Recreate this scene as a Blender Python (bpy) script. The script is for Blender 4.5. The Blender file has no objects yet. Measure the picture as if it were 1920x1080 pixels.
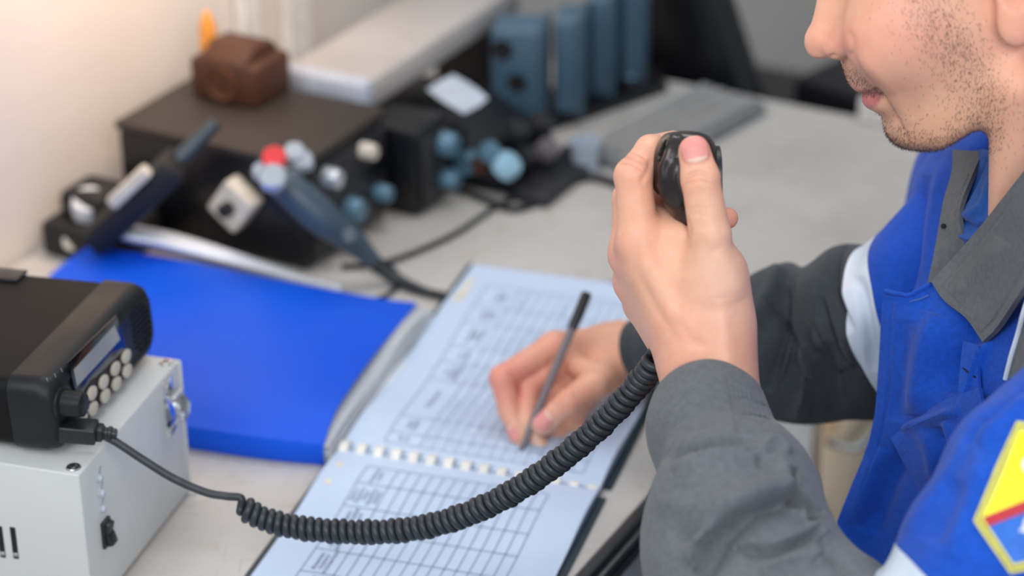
import bpy, bmesh, math, random
import numpy as np
from mathutils import Vector, Matrix
random.seed(7); RNG = np.random.default_rng(7)
SC = bpy.context.scene
COL = SC.collection
# ------------------------------------------------------------------ camera model (desk top is z = 0)
FPX = 4400.0; PITCH = 0.4758; ROLL = -0.0076; HCAM = 0.96
FW = np.array([0, math.cos(PITCH), -math.sin(PITCH)])
_R = np.array([1.0, 0, 0]); _U = np.cross(_R, FW)
RT = math.cos(ROLL) * _R + math.sin(ROLL) * _U
UP = -math.sin(ROLL) * _R + math.cos(ROLL) * _U
CAM = np.array([0, 0, HCAM])
def ray(px, py): return FW + (px - 960) / FPX * RT + (540 - py) / FPX * UP
def P(px, py, z=0.0):                       # where the sight line meets the level z
    d = ray(px, py); return CAM + d * ((z - HCAM) / d[2])
def U(px, py, depth): return CAM + ray(px, py) * depth
def RP(px, py, p0, n):                      # where it meets a plane
    d = ray(px, py); return CAM + d * (np.dot(np.asarray(p0) - CAM, n) / np.dot(d, n))
def proj(X):
    d = np.asarray(X, float) - CAM; z = d @ FW
    return np.stack([960 + FPX * (d @ RT) / z, 540 - FPX * (d @ UP) / z], -1)
def depth(X): return (np.asarray(X, float) - CAM) @ FW
def nrm(v): v = np.asarray(v, float); return v / np.linalg.norm(v)

# ------------------------------------------------------------------ materials
def lin(c): return tuple(((x / 255) / 12.92 if x / 255 <= .04045 else ((x / 255 + .055) / 1.055) ** 2.4) for x in c)
class NT:
    def __init__(s, name):
        s.m = bpy.data.materials.new(name); s.m.use_nodes = True
        s.t = s.m.node_tree; s.b = s.t.nodes['Principled BSDF']
    def n(s, typ, **kw):
        x = s.t.nodes.new(typ)
        for k, v in kw.items():
            if k.startswith('_'): setattr(x, k[1:], v)
            else: x.inputs[k.replace('__', ' ')].default_value = v
        return x
    def l(s, a, b): s.t.links.new(a, b)
    def coord(s, kind='Object', scale=(1, 1, 1), rot=(0, 0, 0)):
        tc = s.n('ShaderNodeTexCoord'); mp = s.n('ShaderNodeMapping'); s.l(tc.outputs[kind], mp.inputs['Vector'])
        mp.inputs['Scale'].default_value = scale; mp.inputs['Rotation'].default_value = rot
        return mp.outputs[0]
    def noise(s, scale, detail=3, rough=.55, vec=None, dist=0.0):
        x = s.n('ShaderNodeTexNoise', Scale=scale, Detail=detail, Roughness=rough, Distortion=dist)
        s.l(vec if vec is not None else s.coord(), x.inputs['Vector']); return x.outputs['Fac']
    def ramp(s, fac, stops):
        r = s.n('ShaderNodeValToRGB'); s.l(fac, r.inputs[0]); e = r.color_ramp.elements
        while len(e) < len(stops): e.new(.5)
        for i, (p, c) in enumerate(stops):
            e[i].position = p; e[i].color = tuple(c) + ((1,) if len(c) == 3 else ())
        return r.outputs[0]
    def mix(s, fac, a, b, blend='MIX'):
        x = s.t.nodes.new('ShaderNodeMix'); x.data_type = 'RGBA'; x.blend_type = blend
        for v, i in ((fac, 0), (a, 6), (b, 7)):
            if isinstance(v, bpy.types.NodeSocket): s.l(v, x.inputs[i])
            else: x.inputs[i].default_value = v if i == 0 else (tuple(v) + ((1,) if len(v) == 3 else ()))
        return x.outputs[2]
    def bump(s, h, strength=.3, dist=.001, prev=None):
        b = s.n('ShaderNodeBump', Strength=strength, Distance=dist); s.l(h, b.inputs['Height'])
        if prev is not None: s.l(prev, b.inputs['Normal'])
        s.l(b.outputs[0], s.b.inputs['Normal']); return b.outputs[0]
    def set(s, **kw):
        for k, v in kw.items():
            i = s.b.inputs[k.replace('__', ' ')]
            if isinstance(v, bpy.types.NodeSocket): s.l(v, i)
            else: i.default_value = (tuple(v) + (1,)) if isinstance(v, tuple) and len(v) == 3 and i.type == 'RGBA' else v
        return s
def plain(name, rgb, rough=.5, metal=0.0, var=.12, scale=60, bump=0.0, bscale=600, spec=.5, **kw):
    """a procedural surface: base colour with gentle noise variation and optional fine grain"""
    t = NT(name); c = lin(rgb)
    f = t.noise(scale)
    a = tuple(x * (1 - var) for x in c); b = tuple(min(1, x * (1 + var)) for x in c)
    t.set(Base__Color=t.ramp(f, [(.3, a), (.7, b)]), Roughness=rough, Metallic=metal, **{'Specular IOR Level': spec})
    if bump: t.bump(t.noise(bscale, 2), bump, .0006)
    t.set(**kw)
    return t.m

# ------------------------------------------------------------------ mesh helpers
def mesh(name, V, F, mats, parent=None, smooth=True, midx=None, cols=None, sharp=None):
    me = bpy.data.meshes.new(name)
    V = np.asarray(V, float)
    me.from_pydata([tuple(v) for v in V] if len(V) < 60000 else V.tolist(), [], F if isinstance(F, list) else F.tolist()); me.update()
    if not isinstance(mats, (list, tuple)): mats = [mats]
    for m in mats: me.materials.append(m)
    if midx is not None: me.polygons.foreach_set('material_index', np.asarray(midx, np.int32))
    me.polygons.foreach_set('use_smooth', np.full(len(me.polygons), bool(smooth)))
    if cols is not None:
        a = me.color_attributes.new('Col', 'FLOAT_COLOR', 'POINT')
        c = np.ones((len(V), 4), np.float32); c[:, :cols.shape[1]] = cols; a.data.foreach_set('color', c.ravel())
    o = bpy.data.objects.new(name, me); COL.objects.link(o)
    if sharp is not None:
        try: me.set_sharp_from_angle(angle=sharp)
        except Exception: pass
    if parent is not None: attach(o, parent)
    return o
def attach(o, parent):
    o.parent = parent                                   # every mesh is built in world coordinates
    o.matrix_parent_inverse = Matrix.Translation(-parent.location) if parent.type == 'EMPTY' else Matrix.Identity(4)
def thing(name, label, cat, loc, group=None):
    o = bpy.data.objects.new(name, None); COL.objects.link(o); o.location = tuple(loc); o.empty_display_size = .02
    tag(o, label, cat, group); return o
def tag(o, label=None, cat=None, group=None, kind=None):
    if label: o['label'] = label
    if cat: o['category'] = cat
    if group: o['group'] = group
    if kind: o['kind'] = kind
    return o
def frame(o, x, y, z): return Matrix(((x[0], y[0], z[0], o[0]), (x[1], y[1], z[1], o[1]), (x[2], y[2], z[2], o[2]), (0, 0, 0, 1)))
class MB:
    """collects shapes into one mesh"""
    def __init__(s): s.V = []; s.F = []; s.M = []
    def add(s, V, F, mi=0, T=None):
        V = np.asarray(V, float)
        if T is not None:
            A = np.array(T); V = V @ A[:3, :3].T + A[:3, 3]
        b = len(s.V); s.V.extend(V.tolist()); s.F.extend([[b + int(i) for i in f] for f in F]); s.M.extend([mi] * len(F)); return s
    def box(s, dims, bevel=0.0, seg=2, T=None, mi=0):
        bm = bmesh.new(); bmesh.ops.create_cube(bm, size=1.0)
        bmesh.ops.scale(bm, vec=dims, verts=bm.verts)
        if bevel: bmesh.ops.bevel(bm, geom=list(bm.edges), offset=bevel, segments=seg, profile=.5, affect='EDGES', clamp_overlap=True)
        bm.verts.ensure_lookup_table()
        V = [v.co[:] for v in bm.verts]; F = [[v.index for v in f.verts] for f in bm.faces]; bm.free()
        return s.add(V, F, mi, T)
    def lathe(s, prof, n=32, T=None, mi=0, flute=None):
        V = []; F = []
        for (r, z) in prof:
            for k in range(n):
                a = 2 * math.pi * k / n; rr = r * (flute(a, z) if flute else 1)
                V.append((rr * math.cos(a), rr * math.sin(a), z))
        m = len(prof)
        for i in range(m - 1):
            for k in range(n): F.append((i * n + k, i * n + (k + 1) % n, (i + 1) * n + (k + 1) % n, (i + 1) * n + k))
        F.append(tuple(range(n))[::-1]); F.append(tuple((m - 1) * n + k for k in range(n)))
        return s.add(V, F, mi, T)
    def tube(s, pts, r, n=10, mi=0, cap=True, T=None):
        pts = np.asarray(pts, float); m = len(pts)
        r = np.full(m, r) if np.isscalar(r) else np.asarray(r)
        t = np.gradient(pts, axis=0); t /= np.linalg.norm(t, axis=1)[:, None] + 1e-12
        u = np.cross(t[0], [0.13, .21, 1]); u /= np.linalg.norm(u)
        V = []; ang = np.arange(n) * 2 * math.pi / n
        for i in range(m):
            u = u - t[i] * (u @ t[i]); u /= np.linalg.norm(u) + 1e-12; w = np.cross(t[i], u)
            V.append(pts[i] + r[i] * (np.cos(ang)[:, None] * u + np.sin(ang)[:, None] * w))
        V = np.concatenate(V); F = [(i * n + k, i * n + (k + 1) % n, (i + 1) * n + (k + 1) % n, (i + 1) * n + k) for i in range(m - 1) for k in range(n)]
        if cap: F += [tuple(range(n))[::-1], tuple((m - 1) * n + k for k in range(n))]
        return s.add(V, F, mi, T)
    def prism(s, poly, h, T=None, mi=0, bevel=0.0):
        """polygon in local xy pulled up z by h"""
        bm = bmesh.new(); vs = [bm.verts.new((p[0], p[1], 0)) for p in poly]; f = bm.faces.new(vs)
        r = bmesh.ops.extrude_face_region(bm, geom=[f]); bmesh.ops.translate(bm, vec=(0, 0, h), verts=[g for g in r['geom'] if isinstance(g, bmesh.types.BMVert)])
        bmesh.ops.recalc_face_normals(bm, faces=bm.faces)
        if bevel: bmesh.ops.bevel(bm, geom=list(bm.edges), offset=bevel, segments=2, profile=.5, affect='EDGES', clamp_overlap=True)
        bm.verts.index_update()
        V = [v.co[:] for v in bm.verts]; F = [[v.index for v in f.verts] for f in bm.faces]; bm.free()
        return s.add(V, F, mi, T)
    def build(s, name, mats, parent=None, smooth=True, sharp=math.radians(38)):
        return mesh(name, s.V, s.F, mats, parent, smooth, s.M if isinstance(mats, (list, tuple)) else None, sharp=sharp)
def crom(pts, n):
    """Catmull-Rom through points, n samples"""
    pts = np.asarray(pts, float); m = len(pts)
    q = np.concatenate([[2 * pts[0] - pts[1]], pts, [2 * pts[-1] - pts[-2]]])
    t = np.linspace(0, m - 1, n); i = np.minimum(t.astype(int), m - 2); f = (t - i)
    f = f.reshape((-1,) + (1,) * (pts.ndim - 1))
    a, b, c, d = q[i], q[i + 1], q[i + 2], q[i + 3]
    return .5 * (2 * b + (c - a) * f + (2 * a - 5 * b + 4 * c - d) * f ** 2 + (3 * b - a - 3 * c + d) * f ** 3)
def even(pts, n):
    """resample a polyline evenly along its length"""
    pts = np.asarray(pts, float); s = np.r_[0, np.cumsum(np.linalg.norm(np.diff(pts, axis=0), axis=1))]
    t = np.linspace(0, s[-1], n); return np.stack([np.interp(t, s, pts[:, k]) for k in range(pts.shape[1])], 1)
def gridfaces(nu, nv, wrap=False):
    i, j = np.meshgrid(np.arange(nu - 1), np.arange(nv if wrap else nv - 1), indexing='ij'); j2 = (j + 1) % nv
    return np.stack([i * nv + j, i * nv + j2, (i + 1) * nv + j2, (i + 1) * nv + j], -1).reshape(-1, 4)
def vnormals(V, F):
    V = np.asarray(V); F = np.asarray(F); N = np.zeros_like(V)
    fn = np.cross(V[F[:, 2]] - V[F[:, 0]], V[F[:, 3]] - V[F[:, 1]])
    for k in range(4): np.add.at(N, F[:, k], fn)
    return N / (np.linalg.norm(N, axis=1)[:, None] + 1e-12)
def polydist(Q, poly):
    """distance from 2-D points to a polyline, signed side, and place along it (0..1)"""
    poly = np.asarray(poly, float); best = np.full(len(Q), 1e9); side = np.zeros(len(Q)); along = np.zeros(len(Q)); L = len(poly) - 1
    for k in range(L):
        a, b = poly[k], poly[k + 1]; ab = b - a; t = np.clip(((Q - a) @ ab) / (ab @ ab), 0, 1)
        w = Q - a - t[:, None] * ab; d = np.hypot(w[:, 0], w[:, 1]); m = d < best
        best[m] = d[m]; side[m] = np.sign(ab[0] * w[m, 1] - ab[1] * w[m, 0]); along[m] = (k + t[m]) / L
    return best, side, along
def strokes(V, N, S, facing=True):
    """push a surface in and out along drawn strokes: (polyline, width, height, kind)"""
    Q = proj(V); view = nrm(FW); fac = np.clip(-(N @ view) * 3 + .4, 0, 1) if facing else np.ones(len(V))
    D = np.zeros(len(V))
    for poly, w, h, kind in S:
        d, sd, al = polydist(Q, even(crom(poly, 24), 30)); taper = np.clip(np.minimum(al, 1 - al) * 5, 0, 1) ** .5
        if kind == 'g': D += h * np.exp(-(d / w) ** 2) * taper
        elif kind == 's':   # a fold that overhangs on one side: gentle slope in, sharp drop
            D += h * np.where(sd > 0, np.exp(-(d / w)), np.exp(-(d / (w * .22)) ** 2)) * taper
        elif kind == 'S':
            D += h * np.where(sd < 0, np.exp(-(d / w)), np.exp(-(d / (w * .22)) ** 2)) * taper
    return V + N * (D * fac)[:, None]

# ------------------------------------------------------------------ implicit surfaces
def smin(a, b, k): h = np.clip(.5 + .5 * (b - a) / k, 0, 1); return b * (1 - h) + a * h - k * h * (1 - h)
def smax(a, b, k): return -smin(-a, -b, k)
def cap(X, a, b, ra, rb):
    a = np.asarray(a, np.float32); b = np.asarray(b, np.float32); ba = b - a
    h = np.clip(((X - a) @ ba) / (ba @ ba), 0, 1)[..., None]
    return np.linalg.norm(X - a - h * ba, axis=-1) - (ra + (rb - ra) * h[..., 0])
def ell(X, c, ax, r):
    """ellipsoid with axes ax (rows) and radii r"""
    q = ((X - np.asarray(c, np.float32)) @ np.asarray(ax, np.float32).T) / np.asarray(r, np.float32)
    k = np.linalg.norm(q, axis=-1); return (k - 1) * min(r)
def surface(fn, lo, hi, h):
    """surface nets: mesh the zero level of fn inside a box"""
    lo = np.asarray(lo, float); n = np.ceil((np.asarray(hi) - lo) / h).astype(int) + 1
    G = np.empty(tuple(n), np.float32)
    ys, zs = np.meshgrid(lo[1] + h * np.arange(n[1]), lo[2] + h * np.arange(n[2]), indexing='ij')
    step = max(1, int(600000 // (n[1] * n[2])))
    for i in range(0, n[0], step):
        k = min(step, n[0] - i)
        X = np.empty((k, n[1], n[2], 3), np.float32)
        X[..., 0] = (lo[0] + h * np.arange(i, i + k))[:, None, None]; X[..., 1] = ys; X[..., 2] = zs
        G[i:i + k] = fn(X.reshape(-1, 3)).reshape(k, n[1], n[2])
    S = G < 0; N0 = n - 1
    c = np.zeros(tuple(N0), np.int8)
    for dx in (0, 1):
        for dy in (0, 1):
            for dz in (0, 1): c += S[dx:dx + N0[0], dy:dy + N0[1], dz:dz + N0[2]]
    cells = np.argwhere((c > 0) & (c < 8)); idx = np.full(tuple(N0), -1, np.int64); idx[tuple(cells.T)] = np.arange(len(cells))
    acc = np.zeros((len(cells), 3)); cnt = np.zeros(len(cells))
    corners = [(x, y, z) for x in (0, 1) for y in (0, 1) for z in (0, 1)]
    for a in corners:
        for b in corners:
            d = np.subtract(b, a)
            if d.sum() != 1 or (d < 0).any(): continue
            ga = G[tuple((cells + a).T)]; gb = G[tuple((cells + b).T)]; m = (ga < 0) != (gb < 0)
            t = ga[m] / (ga[m] - gb[m]); acc[m] += np.asarray(a) + t[:, None] * d; cnt[m] += 1
    V = lo + h * (cells + acc / cnt[:, None]); F = []
    for ax in range(3):
        sl0 = [slice(None)] * 3; sl1 = [slice(None)] * 3; sl0[ax] = slice(0, -1); sl1[ax] = slice(1, None)
        A = S[tuple(sl0)]; B = S[tuple(sl1)]; e = np.argwhere(A != B); u, v = (ax + 1) % 3, (ax + 2) % 3
        e = e[(e[:, u] > 0) & (e[:, v] > 0) & (e[:, u] < N0[u]) & (e[:, v] < N0[v])]
        q = []
        for du, dv in ((1, 1), (0, 1), (0, 0), (1, 0)):
            f = e.copy(); f[:, u] -= du; f[:, v] -= dv; q.append(idx[tuple(f.T)])
        q = np.stack(q, 1); ins = A[tuple(e.T)]; q[~ins] = q[~ins][:, ::-1]; F.append(q[(q >= 0).all(1)])
    F = np.concatenate(F); used = np.unique(F); mp = np.full(len(V), -1); mp[used] = np.arange(len(used))
    return V[used], mp[F]
def relax(V, F, it=2, f=.5):
    for _ in range(it):
        acc = np.zeros_like(V); cnt = np.zeros(len(V))
        for k in range(4):
            np.add.at(acc, F[:, k], V[F[:, (k + 1) % 4]]); np.add.at(cnt, F[:, k], 1)
            np.add.at(acc, F[:, k], V[F[:, (k + 3) % 4]]); np.add.at(cnt, F[:, k], 1)
        V = V + f * (acc / np.maximum(cnt, 1)[:, None] - V)
    return V
def text_mesh(body, size, align='CENTER'):
    cu = bpy.data.curves.new('writing', 'FONT'); cu.body = body; cu.size = size; cu.align_x = align; cu.align_y = 'CENTER'; cu.resolution_u = 2
    cu.space_line = .95
    o = bpy.data.objects.new('writing', cu); COL.objects.link(o); bpy.context.view_layer.update()
    me = o.evaluated_get(bpy.context.evaluated_depsgraph_get()).to_mesh()
    V = np.array([v.co[:] for v in me.vertices]) if len(me.vertices) else np.zeros((0, 3)); F = [list(p.vertices) for p in me.polygons]
    o.to_mesh_clear(); bpy.data.objects.remove(o); bpy.data.curves.remove(cu)
    return V, F
# ------------------------------------------------------------------ camera, world
cam = bpy.data.cameras.new('camera'); cam.sensor_width = 36; cam.lens = FPX * 36 / 1920; cam.clip_start = .02; cam.clip_end = 50
co = bpy.data.objects.new('camera', cam); COL.objects.link(co)
co.matrix_world = Matrix(((RT[0], UP[0], -FW[0], 0), (RT[1], UP[1], -FW[1], 0), (RT[2], UP[2], -FW[2], HCAM), (0, 0, 0, 1)))
cam.dof.use_dof = True; cam.dof.focus_distance = 1.52; cam.dof.aperture_fstop = 3.5; cam.dof.aperture_blades = 0
SC.camera = co
SC.view_settings.view_transform = 'Standard'; SC.view_settings.look = 'None'
SC.cycles.use_denoising = True
w = bpy.data.worlds.new('room_light'); SC.world = w; w.use_nodes = True
bg = w.node_tree.nodes['Background']; bg.inputs[0].default_value = (.80, .90, 1.0, 1); bg.inputs[1].default_value = .50
def area(name, loc, target, size, power, color, spread=180):
    l = bpy.data.lights.new(name, 'AREA'); l.size = size[0]; l.shape = 'RECTANGLE'; l.size_y = size[1]; l.energy = power; l.color = color
    l.spread = math.radians(spread)
    o = bpy.data.objects.new(name, l); COL.objects.link(o); o.location = loc
    d = Vector(target) - Vector(loc); o.rotation_euler = d.to_track_quat('-Z', 'Y').to_euler(); return o
area('window_daylight', (-.9, -.1, 2.1), (.1, 1.4, .2), (1.4, 1.2), 25, (.93, .97, 1.0))
area('front_window_light', (-1.5, .75, .85), (.22, 1.42, .35), (1.1, 1.3), 17, (.97, .98, 1.0))
area('camera_side_fill', (.55, -.75, 1.55), (.2, 1.45, .2), (1.0, 1.0), 27, (1, .97, .93))  # added fill from above the camera, brightens face, hand and sleeves
area('ceiling_lamp_light', (.2, 2.2, 2.1), (.0, 1.8, 0), (1.2, .6), 13, (1, .98, .95))

# ------------------------------------------------------------------ desk frame: e1 runs along the front edge (away), e2 towards the wall
A61 = math.radians(61.5)
E1 = np.array([math.cos(A61), math.sin(A61), 0]); E2 = np.array([-E1[1], E1[0], 0]); EZ = np.array([0, 0, 1.0])
def D(a, b, z=0.0): return a * E1 + b * E2 + np.array([0, 0, z])
def Dfr(a, b, z=0.0): return frame(D(a, b, z), E1, E2, EZ)
FLOOR = -.72

# room shell
def plane_struct(name, pts, mat):
    o = mesh(name, pts, [[0, 1, 2, 3]], mat, smooth=False); tag(o, kind='structure'); return o
t = NT('warm wall plaster'); f = t.noise(3, 4); t.set(Base__Color=t.ramp(f, [(.3, lin((214, 208, 203))), (.7, lin((226, 220, 214)))]), Roughness=.8); t.bump(t.noise(90, 3), .15, .002)
M_wall = t.m
M_floor = plain('worn grey linoleum', (96, 92, 88), .6, scale=8, var=.25)
plane_struct('floor', [D(-.6, -1.6, FLOOR), D(4.2, -1.6, FLOOR), D(4.2, 1.32, FLOOR), D(-.6, 1.32, FLOOR)], M_floor)
plane_struct('wall_left', [D(-.6, 1.32, FLOOR), D(4.2, 1.32, FLOOR), D(4.2, 1.32, 1.75), D(-.6, 1.32, 1.75)], M_wall)
M_wallg = plain('grey painted wall', (168, 166, 163), .75, scale=4, var=.06)
plane_struct('wall_back', [D(4.2, 1.32, FLOOR), D(4.2, -1.6, FLOOR), D(4.2, -1.6, 1.75), D(4.2, 1.32, 1.75)], M_wallg)

# worktop
t = NT('worn pale laminate'); vec = t.coord()
f1 = t.noise(5, 5, .6, vec); f2 = t.noise(38, 4, .65, vec); f3 = t.noise(2.2, 3, .5, vec, 1.0)
c = t.ramp(f1, [(.25, lin((176, 171, 166))), (.55, lin((196, 193, 190))), (.8, lin((206, 205, 204)))])
c = t.mix(t.ramp(f2, [(.56, (0, 0, 0)), (.72, (.5, .5, .5))]), c, lin((170, 155, 138)))
sc = t.noise(22, 2, .5, t.coord(scale=(1, 14, 1), rot=(0, 0, .5))); sc2 = t.noise(26, 2, .5, t.coord(scale=(12, 1, 1), rot=(0, 0, .9)))
c = t.mix(t.ramp(sc, [(.66, (0, 0, 0)), (.70, (.30, .30, .30))]), c, lin((138, 126, 112)))
c = t.mix(t.ramp(sc2, [(.67, (0, 0, 0)), (.71, (.25, .25, .25))]), c, lin((140, 126, 112)))
t.set(Base__Color=c, Roughness=t.ramp(f2, [(.3, (.38,) * 3), (.7, (.55,) * 3)])); t.bump(f2, .06, .001); M_lam = t.m
M_edge = plain('dark edge moulding', (58, 60, 64), .35, metal=.35, scale=30, bump=.2)
M_edge2 = plain('scuffed aluminium strip', (120, 122, 124), .4, metal=.8, scale=60)
M_leg = plain('grey desk panel', (160, 162, 166), .5)
desk = thing('desk', 'pale worn laminate desk with a dark moulded front edge, the radio equipment stands on it', 'desk', D(1.45, .97, FLOOR))
A0, A1, B0, B1 = .55, 2.147, .634, 1.315
m = MB(); m.box((A1 - A0, B1 - B0, .026), .003, 2, Dfr((A0 + A1) / 2, (B0 + B1) / 2, -.013)); m.build('worktop', M_lam, desk)
m = MB()
def edge_profile(s0, s1, b, out):
    m.box((s1 - s0, .010, .034), .003, 2, Dfr((s0 + s1) / 2, b + out * .005, -.0165), 0)
    m.box((s1 - s0, .005, .007), .002, 2, Dfr((s0 + s1) / 2, b + out * .0115, -.010), 1)
    m.box((s1 - s0, .004, .004), .001, 2, Dfr((s0 + s1) / 2, b + out * .0105, -.022), 1)
edge_profile(A0, A1, B0, -1)
m.build('edge_moulding', [M_edge, M_edge2], desk)
m = MB(); m.box((.02, B1 - B0 - .03, -FLOOR - .026), .002, 1, Dfr(A0 + .03, (B0 + B1) / 2, (FLOOR - .026) / 2)); m.build('side_panel', M_leg, desk)
m = MB(); m.box((.02, B1 - B0 - .03, -FLOOR - .026), .002, 1, Dfr(A1 - .03, (B0 + B1) / 2, (FLOOR - .026) / 2)); m.build('side_panel', M_leg, desk)
# little upstand at the far end of the desk
m = MB(); m.box((.012, .10, .028), .003, 2, Dfr(A1 - .012, .70, .0142)); o = m.build('cable_trunking', plain('white plastic trunking', (205, 206, 204), .4))
tag(o, 'short white plastic trunking at the far end of the desk', 'trunking')

# cupboard under the desk (seen in the gap under the far arm)
M_rust = NT('rusty cream enamel'); vec = M_rust.coord()
f = M_rust.noise(14, 5, .65, vec, .6)
c = M_rust.mix(M_rust.ramp(f, [(.55, (0, 0, 0)), (.66, (1, 1, 1))]), lin((190, 178, 160)), M_rust.ramp(M_rust.noise(40, 3, .6, vec), [(.3, lin((96, 58, 30))), (.7, lin((190, 146, 84)))]))
M_rust.set(Base__Color=c, Roughness=.5)
M_chrome = plain('bright chrome', (225, 228, 232), .16, metal=1.0, var=.03)
cup = thing('cupboard', 'low cream cupboard with rust stains and a chrome bar handle under the desk', 'cupboard', D(1.62, .83, FLOOR))
ca0, ca1, cb0, ch = 1.36, 2.100, .665, -.03
m = MB(); m.box((ca1 - ca0, .50, ch - FLOOR), .004, 2, Dfr((ca0 + ca1) / 2, cb0 + .27, (ch + FLOOR) / 2)); m.build('cabinet_body', M_leg, cup)
g1 = P(1556, 880, -.10)  # where the frame upright shows
fr_pt = RP(1552, 860, D(0, cb0), E2); sx = float(fr_pt @ E1); hz = float(RP(1600, 856, D(0, cb0 - .027), E2)[2]); print('cupboard', sx, hz)
m = MB(); m.box((.012, .016, ch - FLOOR - .01), .002, 1, Dfr(sx - .011, cb0 + .012, (ch + FLOOR) / 2)); m.build('upright', plain('brown steel upright', (120, 108, 96), .5, scale=20), cup)
m = MB(); m.box((sx - ca0 - .03, .014, ch - FLOOR - .02), .003, 2, Dfr((sx + ca0) / 2 - .012, cb0 + .013, (ch + FLOOR) / 2)); m.build('door', plain('pale grey door', (182, 184, 188), .45), cup)
m = MB(); m.box((ca1 - sx - .006, .014, ch - FLOOR - .02), .003, 2, Dfr((ca1 + sx) / 2 + .002, cb0 + .013, (ch + FLOOR) / 2)); dr = m.build('door', M_rust.m, cup); dr['label'] = 'rust-stained cream door'
m = MB()
m.tube([D(sx + .012, cb0 + .006, hz), D(sx + .012, cb0 - .022, hz), D(sx + .02, cb0 - .027, hz), D(sx + .16, cb0 - .027, hz), D(sx + .168, cb0 - .022, hz), D(sx + .168, cb0 + .006, hz)], .0045, 10)
m.build('handle', M_chrome, dr)

area('under_desk_fill', (.36, 1.66, -.07), (.47, 1.95, -.22), (.10, .06), .6, (1, .97, .92), 120)  # added unseen light that brightens the cupboard front
# ------------------------------------------------------------------ comb-bound log book
NO = np.array([-.1317, 1.5868, 0.0]); NA = -.3082
NU = np.array([math.cos(NA), math.sin(NA), 0]); NV = np.array([-NU[1], NU[0], 0])
def lift_far(v): return .0052 * np.clip((np.asarray(v) - .13) / .1, 0, 1) ** 2 * (3 - 2 * np.clip((np.asarray(v) - .13) / .1, 0, 1))
def hup(v): return lift_far(v) + .0045 + .0075 * np.exp(-((v - .03) / .05) ** 2) + .002 * np.sin(np.clip(v, 0, .3) / .3 * 3.1)
def hlo(v): return .0045 + .0065 * np.exp(-((v + .045) / .05) ** 2)
def N3(u, v, lift=0.0):
    u = np.asarray(u, float); v = np.asarray(v, float)
    h = np.where(v > -.0115, hup(v), hlo(v)) + lift
    return NO + u[..., None] * NU + v[..., None] * NV + h[..., None] * EZ
t = NT('log book paper'); f = t.noise(12, 4, .6)
t.set(Base__Color=t.ramp(f, [(.3, lin((190, 208, 236))), (.7, lin((198, 216, 241)))]), Roughness=.65); M_page = t.m
M_ink = plain('printed grey ink', (92, 108, 132), .6); M_pen = plain('blue ballpoint ink', (70, 105, 170), .5)
M_stamp = plain('faded yellow print', (222, 216, 196), .6)
M_cover = plain('dark green card cover', (30, 52, 62), .45)
book = thing('log_book', 'open comb-bound register with printed tables and handwriting, on the desk under the writing hand', 'notebook', NO)
def sheet_uv(u0, u1, v0, v1, nu, nv, lift):
    u, v = np.meshgrid(np.linspace(u0, u1, nu), np.linspace(v0, v1, nv), indexing='ij'); return N3(u.ravel(), v.ravel(), lift), gridfaces(nu, nv)[:, ::-1]
class PG:
    def __init__(s): s.V = []; s.F = []; s.M = []
    def add(s, V, F, mi): b = len(s.V); s.V.extend(np.asarray(V).tolist()); s.F.extend([[b + int(i) for i in f] for f in F]); s.M.extend([mi] * len(F))
    def line(s, p, q, w, mi=1, lift=.00035):
        p = np.array(p); q = np.array(q); n = max(2, int(np.linalg.norm(q - p) / .01) + 1); L = p + np.linspace(0, 1, n)[:, None] * (q - p)
        d = nrm(q - p); k = np.array([-d[1], d[0]]) * w / 2
        a = L + k; b = L - k; V = np.concatenate([N3(a[:, 0], a[:, 1], lift), N3(b[:, 0], b[:, 1], lift)])
        s.add(V, [[i, n + i, n + i + 1, i + 1] for i in range(n - 1)], mi)
    def poly(s, L, w, mi=2, lift=.0004):
        L = np.asarray(L); n = len(L); d = np.gradient(L, axis=0); d /= np.linalg.norm(d, axis=1)[:, None] + 1e-9; k = np.stack([-d[:, 1], d[:, 0]], 1) * w / 2
        a = L + k; b = L - k; V = np.concatenate([N3(a[:, 0], a[:, 1], lift), N3(b[:, 0], b[:, 1], lift)])
        s.add(V, [[i, n + i, n + i + 1, i + 1] for i in range(n - 1)], mi)
    def text(s, body, size, u, v, mi=1):
        """lettering that runs away from the camera (along v)"""
        V, F = text_mesh(body, size)
        if len(V): s.add(N3(u - V[:, 1] * 1.0, v + V[:, 0], .0004), F, mi)
    def scrawl(s, u, v, L, h, mi=2, w=.00035):
        n = max(12, int(L / .0011)); t_ = np.linspace(0, 1, n); ph = RNG.uniform(0, 6, 4)
        y = h * (.45 * np.sin(t_ * L / .0016 + ph[0]) + .35 * np.sin(t_ * L / .0031 + ph[1]) + .15 * np.sin(t_ * L / .008 + ph[2]))
        x = t_ * L + .0009 * np.sin(t_ * L / .0016 + ph[3])
        s.poly(np.stack([u - y, v + x], 1), w, mi)
    def block(s, u0, u1, v0, v1, mi, lift=.0003): s.add(N3(np.array([u0, u1, u1, u0]), np.array([v0, v0, v1, v1]), lift), [[0, 1, 2, 3]], mi)
# cover boards
m = MB()
for v0, v1 in ((-.305, -.012), (.002, .325)):
    u, v = np.meshgrid([-.006, .216], np.linspace(v0, v1, 12), indexing='ij'); pts = NO + u.ravel()[:, None] * NU + v.ravel()[:, None] * NV + (.0009 + lift_far(v.ravel()))[:, None] * EZ
    top = pts + .0012 * EZ; F = gridfaces(2, 12); m.add(np.concatenate([pts, top]), np.concatenate([F[:, ::-1] * 0 + F, F[:, ::-1] + 24]).tolist())
m.build('cover', M_cover, book)
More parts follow.
